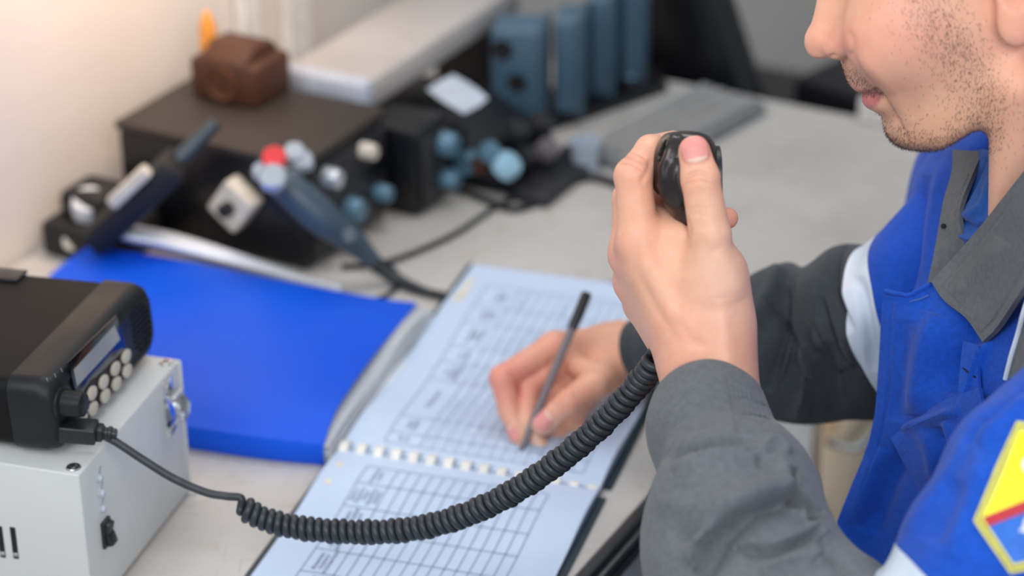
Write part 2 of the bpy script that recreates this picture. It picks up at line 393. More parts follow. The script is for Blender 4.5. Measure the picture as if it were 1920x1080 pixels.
# block of pages under each top page (its edge)
for nm, v0, v1, rng in (('far', -.008, .318, hup), ('near', -.300, -.014, hlo)):
    nu, nv = 3, 40; u, v = np.meshgrid(np.linspace(0.001, .209, nu), np.linspace(v0, v1, nv), indexing='ij')
    T = N3(u.ravel(), v.ravel(), -.0004); B_ = T.copy(); B_[:, 2] = .0022 + lift_far(v.ravel())
    F = gridfaces(nu, nv); n = nu * nv; FF = F[:, ::-1].tolist()
    per = [(0, j) for j in range(nv)] + [(i, nv - 1) for i in range(1, nu)] + [(nu - 1, j) for j in range(nv - 2, -1, -1)] + [(i, 0) for i in range(nu - 2, 0, -1)]
    ids = [i * nv + j for i, j in per]
    for a, b in zip(ids, ids[1:] + ids[:1]): FF.append([a, b, n + b, n + a])
    mesh('page_block', np.concatenate([T, B_]), FF, M_page, book, smooth=False)
# far page
pg = PG(); V, F = sheet_uv(0, .210, -.0105, .320, 12, 60, 0); pg.add(V, F.tolist(), 0)
vb = [.0041, .0185, .0445, .115, .146, .172, .211, .243, .283]
ub = [.031, .060] + [.060 + .0095 * k for k in range(1, 15)]
skew = lambda u, v: (u - .009 * (v / .28) * (1 - (u - .03) / .15), v)
for v in vb: pg.line((.031 - .006 * v / .28, v), (ub[-1], v), .0006)
for i, u in enumerate(ub): pg.line((u, vb[0]), (u - (.006 if i == 0 else .003), vb[-1]), .0006)
heads = ['№\nп/п', 'Дата\nвремя', 'Содержание', 'Кто\nпередал\nсообщение', 'Кто\nпринял', 'Принятые\nмеры\nпо заявке', 'Дата и\nвремя\nисп.', 'Приме-\nчание']
for k, h in enumerate(heads): pg.text(h, .0052, .045, (vb[k] + vb[k + 1]) / 2)
for r in range(1, 14):
    u = ub[r] + .0047
    if r < 11:
        for k in range(8):
            if k in (4, 6, 7) and RNG.random() < .75: continue
            L = (vb[k + 1] - vb[k]) * RNG.uniform(.45, .85)
            pg.scrawl(u, vb[k] + .003, L, .0021)
pg.block(.006, .0115, .262, .292, 3); pg.block(.0115, .0135, .25, .262, 3)
pg.block(.005, .0112, .245, .262, 3)
mesh('page', pg.V, pg.F, [M_page, M_ink, M_pen, M_stamp], book, smooth=False, midx=pg.M)
# near page
pg = PG(); V, F = sheet_uv(0, .210, -.302, -.0125, 12, 60, 0); pg.add(V, F.tolist(), 0)
vb = [-.0345, -.0586, -.0875, -.1145, -.1433, -.1733, -.2100, -.2500, -.2900]
ub = [.0315, .0570] + [.0570 + .0092 * k for k in range(1, 14)]
sh = lambda u: .020 * (u - .03) / .146
for v in vb: pg.line((.0315, v), (ub[-1], v + .002), .00065)
for u in ub: pg.line((u, vb[0]), (u, vb[-1]), .00065)
heads = ['Отметка\nо вып.', 'Дата и\nподпись\nлица\nпринявш.\nзаявку', 'Заявка\nисполнена\nв срок', 'Подпись\nдежурного', 'Фамилия,\nподпись\nисполнителя', 'Примечание', '', '']
for k, h in enumerate(heads):
    if h: pg.text(h, .0048, .0442, (vb[k] + vb[k + 1]) / 2)
for r in range(3, 13):
    u = ub[r] + .0046
    if r in (7,): continue
    pg.scrawl(u, vb[5] + .0015 - .030 * 0 - .034, .033, .0033, w=.0005)
    if r % 2: pg.scrawl(u + .0015, vb[5] - .030, .026, .003, w=.0005)
pg.block(.007, .013, -.066, -.036, 3)
mesh('page', pg.V, pg.F, [M_page, M_ink, M_pen, M_stamp], book, smooth=False, midx=pg.M)
# plastic comb
M_comb = plain('white plastic comb', (232, 230, 224), .35)
m = MB()
for k in range(15):
    u = .004 + k * .0143
    a = np.linspace(-.5, math.pi + .5, 12); rr = .0100 * (1 - .40 * max(0, k - 6) / 8)
    for w0, w1 in ((-.0037, .0037),):
        V = []
        for q in a:
            for w_, r_ in ((w0, rr), (w1, rr), (w1, rr - .0008), (w0, rr - .0008)):
                p = NO + (u + w_) * NU + (-.010 + r_ * math.cos(q) * .9) * NV + (.0035 + r_ * max(math.sin(q), -.3)) * EZ; V.append(p)
        F = [[i * 4 + j, i * 4 + (j + 1) % 4, i * 4 + 4 + (j + 1) % 4, i * 4 + 4 + j] for i in range(len(a) - 1) for j in range(4)]
        m.add(V, F)
m.build('comb_binding', M_comb, book, sharp=math.radians(50))
# ------------------------------------------------------------------ power supply box
BA = 1.2797
BU = np.array([math.cos(BA), math.sin(BA), 0]); BN = np.array([BU[1], -BU[0], 0])
B0_ = np.array([-.2954, 1.3606, .1181]); BH = .1181; BL = .168
def BX(s, n, z): return B0_ + s * BU + n * BN + np.array([0, 0, z - BH])      # s along the switch face, n outward, z above the desk
def Bfr(s, n, z): return frame(BX(s, n, z), BU, BN, EZ)
t = NT('white powder coat'); t.set(Base__Color=t.ramp(t.noise(6, 3), [(.3, lin((196, 199, 200))), (.7, lin((205, 207, 207)))]), Roughness=.42); t.bump(t.noise(900, 2), .22, .0004); M_pow = t.m
M_steel = plain('zinc plated steel', (190, 192, 196), .28, metal=1.0, scale=90)
M_blackp = plain('black moulded plastic', (26, 28, 32), .38, bump=.15, bscale=1500)
M_dark = plain('dark slot inside', (10, 11, 13), .7)
box = thing('power_supply', 'white sheet-metal power supply box with a rocker switch, under the black radio', 'power supply', BX(BL / 2, -.15, 0))
DP = .34
m = MB(); z1 = BH; z0 = .004
m.box((BL, DP, z1 - z0), .0016, 3, Bfr(BL / 2, -DP / 2, (z0 + z1) / 2)); m.build('case', M_pow, box)
m = MB(); m.box((.003, .10, BH - .004), .001, 1, Bfr(BL + .0012, -.049, BH / 2 + .001)); m.box((.012, .02, .0025), .0008, 1, Bfr(BL + .006, -.006, .0014)); m.build('back_flange', M_pow, box)
for s, n in ((.02, -.02), (.02, -.3), (BL - .02, -.02), (BL - .02, -.3)):
    m = MB(); m.lathe([(.008, 0), (.009, .002), (.009, .004)], 20, Bfr(s, n, .0003)); m.build('rubber_foot', M_blackp, box)
def screw(p, ax, r, parent, name='screw'):
    z = nrm(ax); x = nrm(np.cross(z, [.3, .9, .2])); y = np.cross(z, x)
    m = MB(); T = frame(p, x, y, z)
    m.lathe([(r, -.0004), (r, .0006), (r * .86, .0013), (r * .62, .0012), (r * .58, .0003), (r * .5, .0002), (r * .42, .0013), (r * .2, .0017), (.00002, .0018)], 28, T, 0)
    m.box((r * .7, r * .13, .0006), 0, 1, T @ Matrix.Translation((0, 0, .0017)), 1); m.box((r * .13, r * .7, .0006), 0, 1, T @ Matrix.Translation((0, 0, .0017)), 1)
    return m.build(name, [M_steel, M_dark], parent)
for px in ((138, 877), (312, 680)):
    screw(P(px[0], px[1], BH), EZ, .0052, box)
# face plane features
def FP(px, py): return RP(px, py, B0_, BN)
M_led = NT('clear lens'); M_led.set(Base__Color=lin((214, 220, 232)), Roughness=.12, **{'Transmission Weight': .35}); M_led.noise(5)
for px in ((184, 896), (188, 924), (190, 953)):
    p = FP(*px); m = MB(); T = frame(p, nrm(np.cross(EZ, BN)), EZ, BN)
    m.lathe([(.0036, 0), (.0036, .0009), (.0027, .0012), (.0026, .0024), (.0018, .0034), (.00002, .0037)], 24, T); o = m.build('indicator_lens', M_led.m, box)
    m = MB(); m.box((.0022, .0045, .0003), 0, 1, T @ Matrix.Translation((.0035, .005, .0002)) @ Matrix.Rotation(-.5, 4, 'Z')); m.build('marking', plain('grey print', (165, 168, 172), .5), o)
p = FP(197, 998); T = frame(p, nrm(np.cross(EZ, BN)), EZ, BN)
m = MB(); m.box((.0125, .0215, .003), .0012, 2, T @ Matrix.Translation((0, 0, .0012))); rs = m.build('rocker_switch', M_blackp, box)
m = MB(); m.box((.0092, .0095, .005), .0012, 2, T @ Matrix.Translation((0, .0042, .0030)) @ Matrix.Rotation(.22, 4, 'X')); m.box((.0092, .0095, .005), .0012, 2, T @ Matrix.Translation((0, -.0042, .0042)) @ Matrix.Rotation(-.30, 4, 'X')); m.build('rocker', M_blackp, rs)
# vent slots on the face towards the camera
fn = -BU
def VP(px, py): return RP(px, py, B0_, fn)
for k in range(9):
    a = VP(27 - k * 24.5, 1018 - k * 2.2); T = frame(a, -BN, EZ, fn)
    m = MB(); m.box((.0042, .0260, .0008), .0002, 1, T @ Matrix.Translation((0, 0, .0001))); s_ = m.build('vent_slot', M_dark, box)
    m = MB(); m.box((.0036, .0030, .0008), .0002, 1, T @ Matrix.Translation((0, -.0095, .0004))); m.build('inner_bracket', M_steel, s_)
# toggle latch
def LP(px, py, off=0.0): q = FP(px, py); return q + BN * off
lat = MB()
T = frame((LP(316, 762) ), nrm(np.cross(EZ, BN)), EZ, BN)
lat.box((.0165, .046, .0012), .0005, 2, T @ Matrix.Translation((0, 0, .0006)))
lo_ = lat.build('latch', M_chrome, box)
m = MB(); m.box((.017, .017, .0016), .0006, 2, T @ Matrix.Translation((.001, .0045, .0085)) @ Matrix.Rotation(-.55, 4, 'X'))
m.box((.017, .016, .0016), .0006, 2, T @ Matrix.Translation((.001, -.010, .0068)) @ Matrix.Rotation(.62, 4, 'X'))
m.box((.015, .0018, .009), .0005, 2, T @ Matrix.Translation((.001, .011, .0045)))
m.build('latch_lever', M_chrome, lo_)
m = MB(); q = [(-.005, .008, .009), (-.006, .0, .013), (-.004, -.008, .0125), (.005, -.008, .0125), (.007, .0, .013), (.006, .008, .009)]
m.tube([tuple(T @ Vector(x)) for x in crom(q, 30)], .0014, 8); m.build('latch_wire', M_chrome, lo_)
screw(tuple(T @ Vector((-.001, .0165, .0012))), BN, .0042, lo_); screw(tuple(T @ Vector((-.001, -.0195, .0012))), BN, .0036, lo_)

# ------------------------------------------------------------------ mobile radio on top of it
t = NT('radio black plastic'); f = t.noise(18, 4, .6); sp = t.noise(240, 2, .5)
t.set(Base__Color=t.mix(t.ramp(sp, [(.70, (0, 0, 0)), (.78, (.12, .12, .12))]), t.ramp(f, [(.3, lin((17, 20, 25))), (.7, lin((26, 29, 33)))]), lin((90, 86, 82))), Roughness=t.ramp(f, [(.3, (.36,) * 3), (.7, (.5,) * 3)]), **{'Specular IOR Level': .32})
t.bump(t.noise(1800, 2), .2, .0003); M_rad = t.m
M_radtop = plain('satin black metal lid', (12, 12, 14), .6, scale=14, bump=.2, bscale=1200, spec=.22)
RW, RH, RD = .166, .0545, .20
rs0, rn0, rz0 = .010, -.0190, BH + .0068        # near bottom front corner of the radio
TILT = .04
RF = nrm(BN * math.cos(TILT) + EZ * math.sin(TILT)); RUp = nrm(np.cross(RF, BU)); RUp = RUp if RUp[2] > 0 else -RUp
R0 = BX(rs0, rn0, rz0)
def RX(s, h, d): return R0 + s * BU + h * RUp + d * RF       # along the face, up the face, out of the face
def Rfr(s, h, d): return frame(RX(s, h, d), BU, RUp, RF)
radio = thing('mobile_radio', 'black mobile two-way radio with display and beige keys, on the white power supply', 'radio', BX(.09, -.12, BH))
def rrect(w, h, r, n=8):
    pts = []
    for cx, cy, a0 in ((w - r, h - r, 0), (r, h - r, math.pi / 2), (r, r, math.pi), (w - r, r, 1.5 * math.pi)):
        for k in range(n + 1): a = a0 + k * math.pi / 2 / n; pts.append((cx + r * math.cos(a), cy + r * math.sin(a)))
    return pts
def loftrect(secs, n=8):
    """skin through rounded rectangles (s0,s1,h0,h1,r,d)"""
    V = []; 
    for s0, s1, h0, h1, r, d in secs:
        for x, y in rrect(s1 - s0, h1 - h0, r, n): V.append(RX(s0 + x, h0 + y, d))
    k = 4 * (n + 1); F = gridfaces(len(secs), k, True).tolist() + [list(range(k))[::-1], [(len(secs) - 1) * k + i for i in range(k)]]
    return V, F
m = MB(); m.add(*loftrect([(.003, RW - .003, .001, RH - .003, .009, -.15), (.002, RW - .002, 0, RH - .0025, .010, -.146), (.002, RW - .002, 0, RH - .0025, .010, -.0345), (.003, RW - .003, .001, RH - .0035, .010, -.034)])); m.build('chassis', M_radtop, radio)
m = MB(); m.add(*loftrect([(.001, RW - .001, -.001, RH - .0012, .010, -.0338), (0, RW, -.002, RH, .012, -.033), (0, RW, -.002, RH, .013, -.012), (.001, RW - .001, -.001, RH - .0015, .0145, -.0045), (.004, RW - .004, .0015, RH - .005, .0155, -.0008), (.0085, RW - .0085, .005, RH - .010, .0150, .0002), (.010, RW - .010, .006, RH - .0115, .014, -.0010)]))
front = m.build('front_housing', M_rad, radio)
def RPt(px, py, off=0.0):
    q = RP(px, py, RX(0, 0, off), RF); r = q - R0; return r @ BU, r @ RUp
# rear edge of lid / mounting tab
m = MB(); m.box((.018, .035, .003), .001, 2, frame(RX(.152, RH - .0015, -.115), BU, RF, RUp)); m.build('lid_clip', M_blackp, radio)
# display
M_bez = plain('glossy display window', (12, 14, 18), .12, var=.05)
t = NT('lcd'); t.set(Base__Color=t.ramp(t.noise(20, 2), [(.3, lin((128, 132, 136))), (.7, lin((160, 158, 154)))]), Roughness=.22); M_lcd = t.m
c = [RPt(*p) for p in ((126, 683), (216, 594), (232, 628), (142, 724))]
cc = np.array(c); print('display', cc.round(4))
def facepoly(name, pts, h, mat, parent, d0=0.0, bevel=.0004):
    m = MB(); m.prism([(p[0], p[1]) for p in pts], h, frame(RX(0, 0, d0), BU, RUp, RF), 0, bevel); return m.build(name, mat, parent)
bz = [RPt(*p) for p in ((126, 680), (217, 591), (235, 652), (180, 706), (168, 712), (150, 742), (138, 728))]
if sum((bz[i][0] * bz[(i + 1) % len(bz)][1] - bz[(i + 1) % len(bz)][0] * bz[i][1]) for i in range(len(bz))) < 0: bz = bz[::-1]
disp = facepoly('display_window', bz, .0012, M_bez, radio, -.0004)
lc = [RPt(*p) for p in ((136, 693), (212, 610), (223, 636), (142, 724))]
if sum((lc[i][0] * lc[(i + 1) % 4][1] - lc[(i + 1) % 4][0] * lc[i][1]) for i in range(4)) < 0: lc = lc[::-1]
facepoly('screen', lc, .0005, M_lcd, disp, .0007, 0)
# keys
M_key = plain('beige rubber key', (196, 190, 178), .5, var=.05); M_glyph = plain('dark key print', (62, 60, 58), .5)
keys = [((235, 668), 'P2'), ((215, 691), 'i'), ((237, 695), 'P3'), ((193, 716), 'D'), ((217, 719), '^'), ((171, 737), 'x'), ((196, 742), 'v'), ((150, 762), 'P1'), ((173, 766), '('), ((153, 786), 'o')]
for (px, g) in keys:
    s, h = RPt(*px); m = MB()
    V = [(.0066 * math.cos(a) * (1 if abs(math.cos(a)) < .8 else .96), .0050 * math.sin(a)) for a in np.linspace(0, 2 * math.pi, 28)[:-1]]
    T = frame(RX(s, h, -.0008), nrm(BU), RUp, RF)
    m.prism(V, .0026, T, 0, .0007); k = m.build('key', M_key, radio)
    if len(g) == 2 or g in 'ix':
        tv, tf = text_mesh(g, .0052)
        mm = MB(); mm.add(tv + np.array([0, 0, .00195]), tf, 0, T)
    else:
        mm = MB(); arc = {'D': [(-.003, .002), (-.002, -.002), (.002, -.001), (.003, .0015), (-.003, .002)], '^': [(-.003, -.001), (0, .0015), (.0035, -.0008)], 'v': [(-.003, .001), (0, -.0018), (.0035, .0008)], '(': [(-.0005, .0025), (-.003, 0), (.0015, -.0022)], 'o': [(-.002, 0), (0, .002), (.002, 0)]}[g]
        mm.tube([tuple(T @ Vector((x, y, .0019))) for x, y in crom(arc, 16)], .00028, 6)
    mm.build('key_symbol', M_glyph, k)
# speaker grille slots
M_slot = plain('grille slot', (6, 7, 9), .8)
m = MB()
for r in range(9):
    h = .0085 + r * .0047
    for seg in ((.131, .136), (.1375, .143), (.1445, .1585)):
        s0, s1 = seg
        if r in (0, 8) and seg[1] > .15: s1 -= .003
        if r == 0 and seg[0] < .137: continue
        m.box((s1 - s0, .0021, .0006), .0002, 1, Rfr((s0 + s1) / 2, h, .0002))
m.build('speaker_grille', M_slot, radio)
# indicator dashes
for p in ((88, 712), (103, 704), (115, 694)):
    s, h = RPt(*p); m = MB(); m.box((.0012, .0036, .0005), .0002, 1, Rfr(s, h, .0002) @ Matrix.Rotation(.4, 4, 'Z')); m.build('indicator_mark', plain('grey mark', (120, 122, 126), .5), radio)
# volume knob
s, h = RPt(118, 755); T = Rfr(s, h, -.001)
m = MB(); m.lathe([(.0125, 0), (.0125, .002), (.0105, .003)], 32, T); m.build('knob_base', M_rad, radio)
m = MB(); fl = lambda a, z: 1 - .10 * (.5 + .5 * math.cos(6 * a)) ** 3 * (1 if z > .004 else 0)
m.lathe([(.0098, .002), (.0098, .006), (.0092, .013), (.0085, .0165), (.007, .0175), (.00002, .0177)], 72, T, 0, fl); m.build('volume_knob', M_rad, radio)
for s_, n_, fh in ((.03, -.06, .0055), (.14, -.06, .0055), (.03, -.15, .0015), (.14, -.15, .0015)):
    m = MB(); m.lathe([(.006, 0), (.006, fh)], 16, Bfr(s_ + .005, n_ - .01, BH - .0002)); m.build('rubber_foot', M_blackp, radio)
# ------------------------------------------------------------------ blue display book
t = NT('blue polypropylene'); f = t.noise(7, 3)
t.set(Base__Color=t.ramp(f, [(.3, lin((0, 78, 216))), (.7, lin((0, 88, 224)))]), Roughness=.5, **{'Specular IOR Level': .3}); t.bump(t.noise(160, 3), .06, .001); M_blue = t.m
t = NT('clear sleeve film'); t.set(Base__Color=lin((214, 220, 226)), Roughness=.25, **{'Transmission Weight': .35, 'IOR': 1.2}); t.bump(t.noise(60, 3, .6, t.coord(scale=(1, 1, 6))), .5, .003); M_film = t.m
M_white = plain('white office paper', (222, 228, 238), .6, var=.04)
FO = P(607, 862, 0.0)
FUl = nrm(P(350, 830, 0) - FO); FVl = np.array([FUl[1], -FUl[0], 0]); FVl = FVl if FVl[1] > 0 else -FVl   # left along the spine, back along the opening edge
fold = thing('display_book', 'closed blue plastic display book with clear sleeves, behind the white power supply', 'folder', FO + .15 * FUl + .13 * FVl)
print('folder dims', P(780, 568, .02) - FO, (P(780, 568, .02) - FO) @ FVl, (P(780, 568, .02) - FO) @ FUl)
def bic(rows, nu, nv):
    rows = np.asarray(rows, float); return crom(np.swapaxes(crom(rows, nu), 0, 1), nv).swapaxes(0, 1)
def solid(name, G, mat, thick, parent, smooth=True, disp=None):
    """thick sheet from a grid of points"""
    nu, nv = G.shape[:2]; V = G.reshape(-1, 3); F = gridfaces(nu, nv); N = vnormals(V, F)
    if disp is not None: V = disp(V, N); N = vnormals(V, F)
    n = len(V); per = [i * nv for i in range(nu)] + [(nu - 1) * nv + j for j in range(1, nv)] + [i * nv + nv - 1 for i in range(nu - 2, -1, -1)] + [j for j in range(nv - 2, 0, -1)]
    FF = F.tolist() + (F[:, ::-1] + n).tolist() + [[b, a, n + a, n + b] for a, b in zip(per, per[1:] + per[:1])]
    return mesh(name, np.concatenate([V, V - N * thick]), FF, mat, parent, smooth, sharp=math.radians(50))
# top cover: rows from the spine to the opening, columns right to left
rows = []
for px in ([(607, 833, .020), (490, 820, .021), (355, 800, .021), (170, 770, .021), (-40, 735, .021)],
           [(632, 766, .026), (520, 755, .030), (370, 735, .030), (190, 705, .027), (0, 680, .024)],
           [(690, 680, .024), (570, 662, .034), (410, 640, .036), (230, 610, .030), (50, 585, .025)],
           [(745, 612, .022), (640, 594, .032), (470, 560, .036), (280, 520, .030), (95, 515, .024)],
           [(782, 568, .021), (690, 556, .026), (500, 520, .028), (320, 484, .026), (165, 462, .022)]):
    rows.append([P(x, y, z) for x, y, z in px])
G = bic(rows, 40, 50)
# grow the spine wall down from the first row
sp = np.stack([np.concatenate([[p[:2], p[:2] - 0 * p[:2]]]) for p in G[0]], 0)
wall = []
for k, zf in enumerate((.06, .3, .6, .85)):
    r = G[0].copy(); r[:, 2] = r[:, 2] * zf; r[:, :2] -= FVl[:2] * (.0025 * math.sin(zf * math.pi)); wall.append(r)
Gc = np.concatenate([np.stack(wall), G]); flip = np.cross(Gc[20, 11] - Gc[20, 10], Gc[21, 10] - Gc[20, 10])[2] > 0
solid('cover', Gc[:, ::-1] if not flip else Gc, M_blue, .0012, fold)
# bottom cover
Gb = G.copy(); Gb[..., 2] = .0025; solid('cover', Gb[:, ::-1], M_blue, .0012, fold)
# clear sleeves fanning out at the opening edge
for k in range(7):
    z = .004 + k * .0025; o_ = .010 + .012 * (1 - k / 6) + RNG.uniform(-.002, .002)
    r = []
    for v, wig in ((.0, .3), (.06, .75), (.13, .9), (.2, 1.0), (.277, 1.15)):
        row = []
        for u in (0, .05, .12, .2):
            p = FO + v * FVl + (u + .002) * FUl + np.array([0, 0, z + (.004 if u < .04 else 0) * math.sin(v * 18 + k) * .5])
            e = crom([g[0] for g in rows], 5)
            edge = [g[0] for g in rows][[.0, .06, .13, .2, .277].index(v)]
            base = np.array([edge[0], edge[1], 0]); p = base + (u - o_ * wig) * FUl + np.array([0, 0, z + .0014 * math.sin(v * 40 + k * 2)])
            row.append(p)
        r.append(row)
    g = bic(r, 30, 12); g[..., 2] = np.minimum(g[..., 2], .0205)
    solid('sleeve', g[:, ::-1], M_film if k % 2 == 0 or k > 4 else M_white, .0006, fold)
# papers sticking out at the back
r = [[P(232, 452, .016), P(300, 470, .018), P(400, 492, .018), P(520, 520, .016), P(640, 546, .013)], [P(224, 444, .044), P(300, 458, .042), P(400, 484, .030), P(520, 512, .022), P(640, 540, .016)],
     [P(248, 424, .042), P(330, 440, .040), P(440, 473, .030), P(560, 514, .018), P(650, 540, .012)], [P(278, 430, .028), P(354, 448, .022), P(460, 488, .016), P(580, 522, .010), P(655, 542, .008)]]
solid('paper_sheet', bic(r, 16, 40)[:, ::-1], M_white, .0006, fold)
# snap rivet on the spine
p = P(405, 822, .010); p = RP(405, 822, FO + np.array([0, 0, 0]), nrm(-FVl))
T = frame(p, FUl, EZ, -FVl); m = MB(); m.lathe([(.0042, 0), (.0042, .0022), (.0034, .0034), (.0012, .0040), (.00002, .0040)], 24, T); m.build('rivet', M_steel, fold)
# ------------------------------------------------------------------ hand microphone with coiled lead
HD = 1.465                                              # distance of the hand that holds it
M_mic = NT('dark pearl plastic'); f = M_mic.noise(50, 3)
M_mic.set(Base__Color=M_mic.ramp(f, [(.3, lin((48, 45, 46))), (.7, lin((74, 69, 68)))]), Roughness=.22, Metallic=.55); M_mic.bump(M_mic.noise(500, 3), .05, .0005)
M_cord = plain('grey-black rubber cord', (44, 50, 56), .42, scale=120, var=.2, bump=.1, bscale=900)
mic = thing('hand_microphone', 'dark fist microphone held up before the face, its coiled lead plugged into the radio', 'microphone', U(1290, 430, HD + .01))
def strip(stations, ncirc, nlen, expo=2.0, ends=True):
    """stations: (left px, right px, depth, half thickness) -> tube whose outline from the front passes through the two points"""
    L = np.array([U(*s[0], s[2]) for s in stations]); R_ = np.array([U(*s[1], s[2]) for s in stations]); B = np.array([s[3] for s in stations])
    L = crom(L, nlen); R_ = crom(R_, nlen); B = crom(B[:, None], nlen)[:, 0]
    C = (L + R_) / 2; A = (R_ - L) / 2; T = np.gradient(C, axis=0)
    Bv = np.cross(T, A); Bv /= np.linalg.norm(Bv, axis=1)[:, None] + 1e-12
    Bv *= np.sign(Bv @ FW)[:, None]
    th = np.arange(ncirc) * 2 * np.pi / ncirc
    c, s_ = np.cos(th), np.sin(th); c = np.sign(c) * np.abs(c) ** (2 / expo); s_ = np.sign(s_) * np.abs(s_) ** (2 / expo)
    V = C[:, None] + A[:, None] * c[None, :, None] + (Bv * B[:, None])[:, None] * s_[None, :, None]
    return V
def striptube(V, capends=True):
    nl, nc = V.shape[:2]; F = gridfaces(nl, nc, True); VV = V.reshape(-1, 3)
    if not capends: return VV, F
    c0 = V[0].mean(0); c1 = V[-1].mean(0); n = len(VV)
    ex = [[(k + 1) % nc, k, n, n] for k in range(nc)] + [[(nl - 1) * nc + k, (nl - 1) * nc + (k + 1) % nc, n + 1, n + 1] for k in range(nc)]
    return np.concatenate([VV, [c0, c1]]), np.concatenate([F, np.array(ex)])
def tris(F): return [[int(a) for a in dict.fromkeys(f)] for f in F]
def orient(V, F):
    """make faces point outwards"""
    F = np.asarray(F); c = V.mean(0); fn = np.cross(V[F[:, 1]] - V[F[:, 0]], V[F[:, 2]] - V[F[:, 0]])
    return F if ((V[F[:, 0]] - c) * fn).sum() > 0 else F[:, ::-1]
st = [((1268, 247), (1296, 247), HD + .004, .010), ((1246, 252), (1322, 252), HD + .004, .019), ((1233, 268), (1338, 268), HD + .004, .024), ((1221, 300), (1349, 300), HD + .004, .027),
      ((1218, 335), (1353, 335), HD + .004, .028), ((1232, 365), (1355, 365), HD + .004, .027), ((1252, 395), (1353, 395), HD + .005, .024), ((1275, 420), (1348, 420), HD + .008, .018), ((1292, 438), (1340, 438), HD + .010, .011)]
V = strip(st, 96, 120, 2.3)
Vn, F = striptube(V); F = orient(Vn, F)
N = vnormals(Vn, np.asarray(F))
Vn = strokes(Vn, N, [([(1262, 250), (1252, 290), (1240, 318), (1244, 352), (1268, 398)], 9, .0026, 'g'), ([(1246, 268), (1232, 310), (1232, 345)], 8, -.0022, 'g'), ([(1276, 300), (1268, 340), (1285, 390)], 14, .0022, 'g'), ([(1268, 246), (1275, 262), (1272, 300)], 2.2, -.0011, 'g')])
mesh('housing', Vn, tris(F), M_mic.m, mic, True)
# push-to-talk bar on the near side, slot and rim seam
def on_mic(px, py, off=0.0):
    q = proj(Vn); m_ = (depth(Vn) < HD + .004); d = np.hypot(q[:, 0] - px, q[:, 1] - py) + (~m_) * 1e3
    k = d.argmin(); return U(px, py, depth(Vn[k]) - off)
m = MB(); pts = [on_mic(*p, .0004) for p in ((1251, 262), (1243, 276), (1236, 292))]; m.tube(crom(pts, 14), np.r_[.0006, np.full(12, .0013), .0006], 8); m.build('side_slot', M_dark, mic)
m = MB(); pts = [on_mic(*p, -.0006) for p in ((1254, 258), (1241, 282), (1234, 300), (1240, 296), (1250, 276), (1257, 260))]; m.tube(crom(pts, 24), .0007, 6); m.build('talk_button', M_blackp, mic)
# speaker face turned to the mouth
gc = U(1352, 330, HD + .004)
T = frame(gc, nrm(FW), UP, RT); m = MB(); m.lathe([(.019, -.006), (.019, -.0012), (.017, -.0006), (.00002, -.0004)], 32, T)
m.build('speaker_grille', M_blackp, mic)
# coiled lead
def lead(px, py): y = 1.372 - .00008 * (px - 450); return RP(px, py, np.array([0, y, 0]), np.array([0, 1.0, 0]))
path = [lead(*p) for p in ((452, 950), (484, 968), (530, 984), (590, 993), (650, 997), (720, 997), (790, 989), (860, 970), (930, 940), (1000, 899), (1060, 855), (1112, 810), (1162, 760), (1202, 714))]
path += [U(1234, 672, 1.492), U(1262, 626, 1.512), U(1300, 575, 1.535)]
C = even(crom(path, 400), 2400); Lc = np.linalg.norm(np.diff(C, axis=0), axis=1).sum(); turns = Lc / .0059
tt = np.linspace(0, 1, len(C)); T_ = np.gradient(C, axis=0); T_ /= np.linalg.norm(T_, axis=1)[:, None]
upv = nrm(np.cross(T_[0], FW)); fr = []
u = upv
for k in range(len(C)):
    u = u - T_[k] * (u @ T_[k]); u /= np.linalg.norm(u); fr.append((u, np.cross(T_[k], u)))
fr = np.array(fr); ph = 2 * np.pi * turns * tt + 1.9
rad = .0061 * np.clip(tt * turns * 1.6 + .2, 0, 1) * np.clip((1 - tt) * turns * 1.5, 0, 1)
jit = .00035 * np.sin(tt * turns * 1.7) + .0002 * np.sin(tt * turns * 4.1)
H = C + (rad + jit)[:, None] * (np.cos(ph)[:, None] * fr[:, 0] + np.sin(ph)[:, None] * fr[:, 1])
plug_p = RX(*RPt(150, 808), .018)
start = [RPt(130, 808)]
s, h = RPt(122, 806)
pl0 = RX(s, h, -.002); pdir = nrm(RF * .9 + BU * .25 - EZ * .12)
collar = pl0 + pdir * .0300
straight = [collar - pdir * .004, collar + pdir * .004] + [U(x, y, float(depth(collar)) + (float(depth(lead(428, 930))) - float(depth(collar))) * (x - 165) / 263) for x, y in ((188, 813), (218, 829), (268, 862), (325, 897), (385, 923), (428, 931))]
S = crom(straight, 120)
allp = np.concatenate([S, crom(np.array([S[-1], lead(452, 934), H[0], H[3]]), 14)[1:-1], H[3:], crom(np.array([H[-1], U(1322, 520, 1.525), U(1318, 470, HD + .018), U(1312, 432, HD + .010)]), 30)[1:]])
allp = even(allp, 5200)
m = MB(); m.tube(allp, .00285, 10); m.build('coiled_lead', M_cord, mic)
m = MB(); z = pdir; x = nrm(np.cross(EZ, z)); y = np.cross(z, x)
m.box((.0175, .0125, .026), .002, 3, frame(pl0 + z * .011, x, y, z)); m.box((.012, .010, .006), .002, 2, frame(pl0 + z * .0255, x, y, z))
pg_ = m.build('plug', M_blackp, mic)
m = MB(); m.lathe([(.0048, .0), (.0050, .002), (.0042, .0025), (.0042, .0045), (.0050, .005), (.0050, .007), (.0040, .0075), (.0034, .0105)], 20, frame(pl0 + z * .0268, x, y, z)); m.build('strain_relief', M_blackp, pg_)
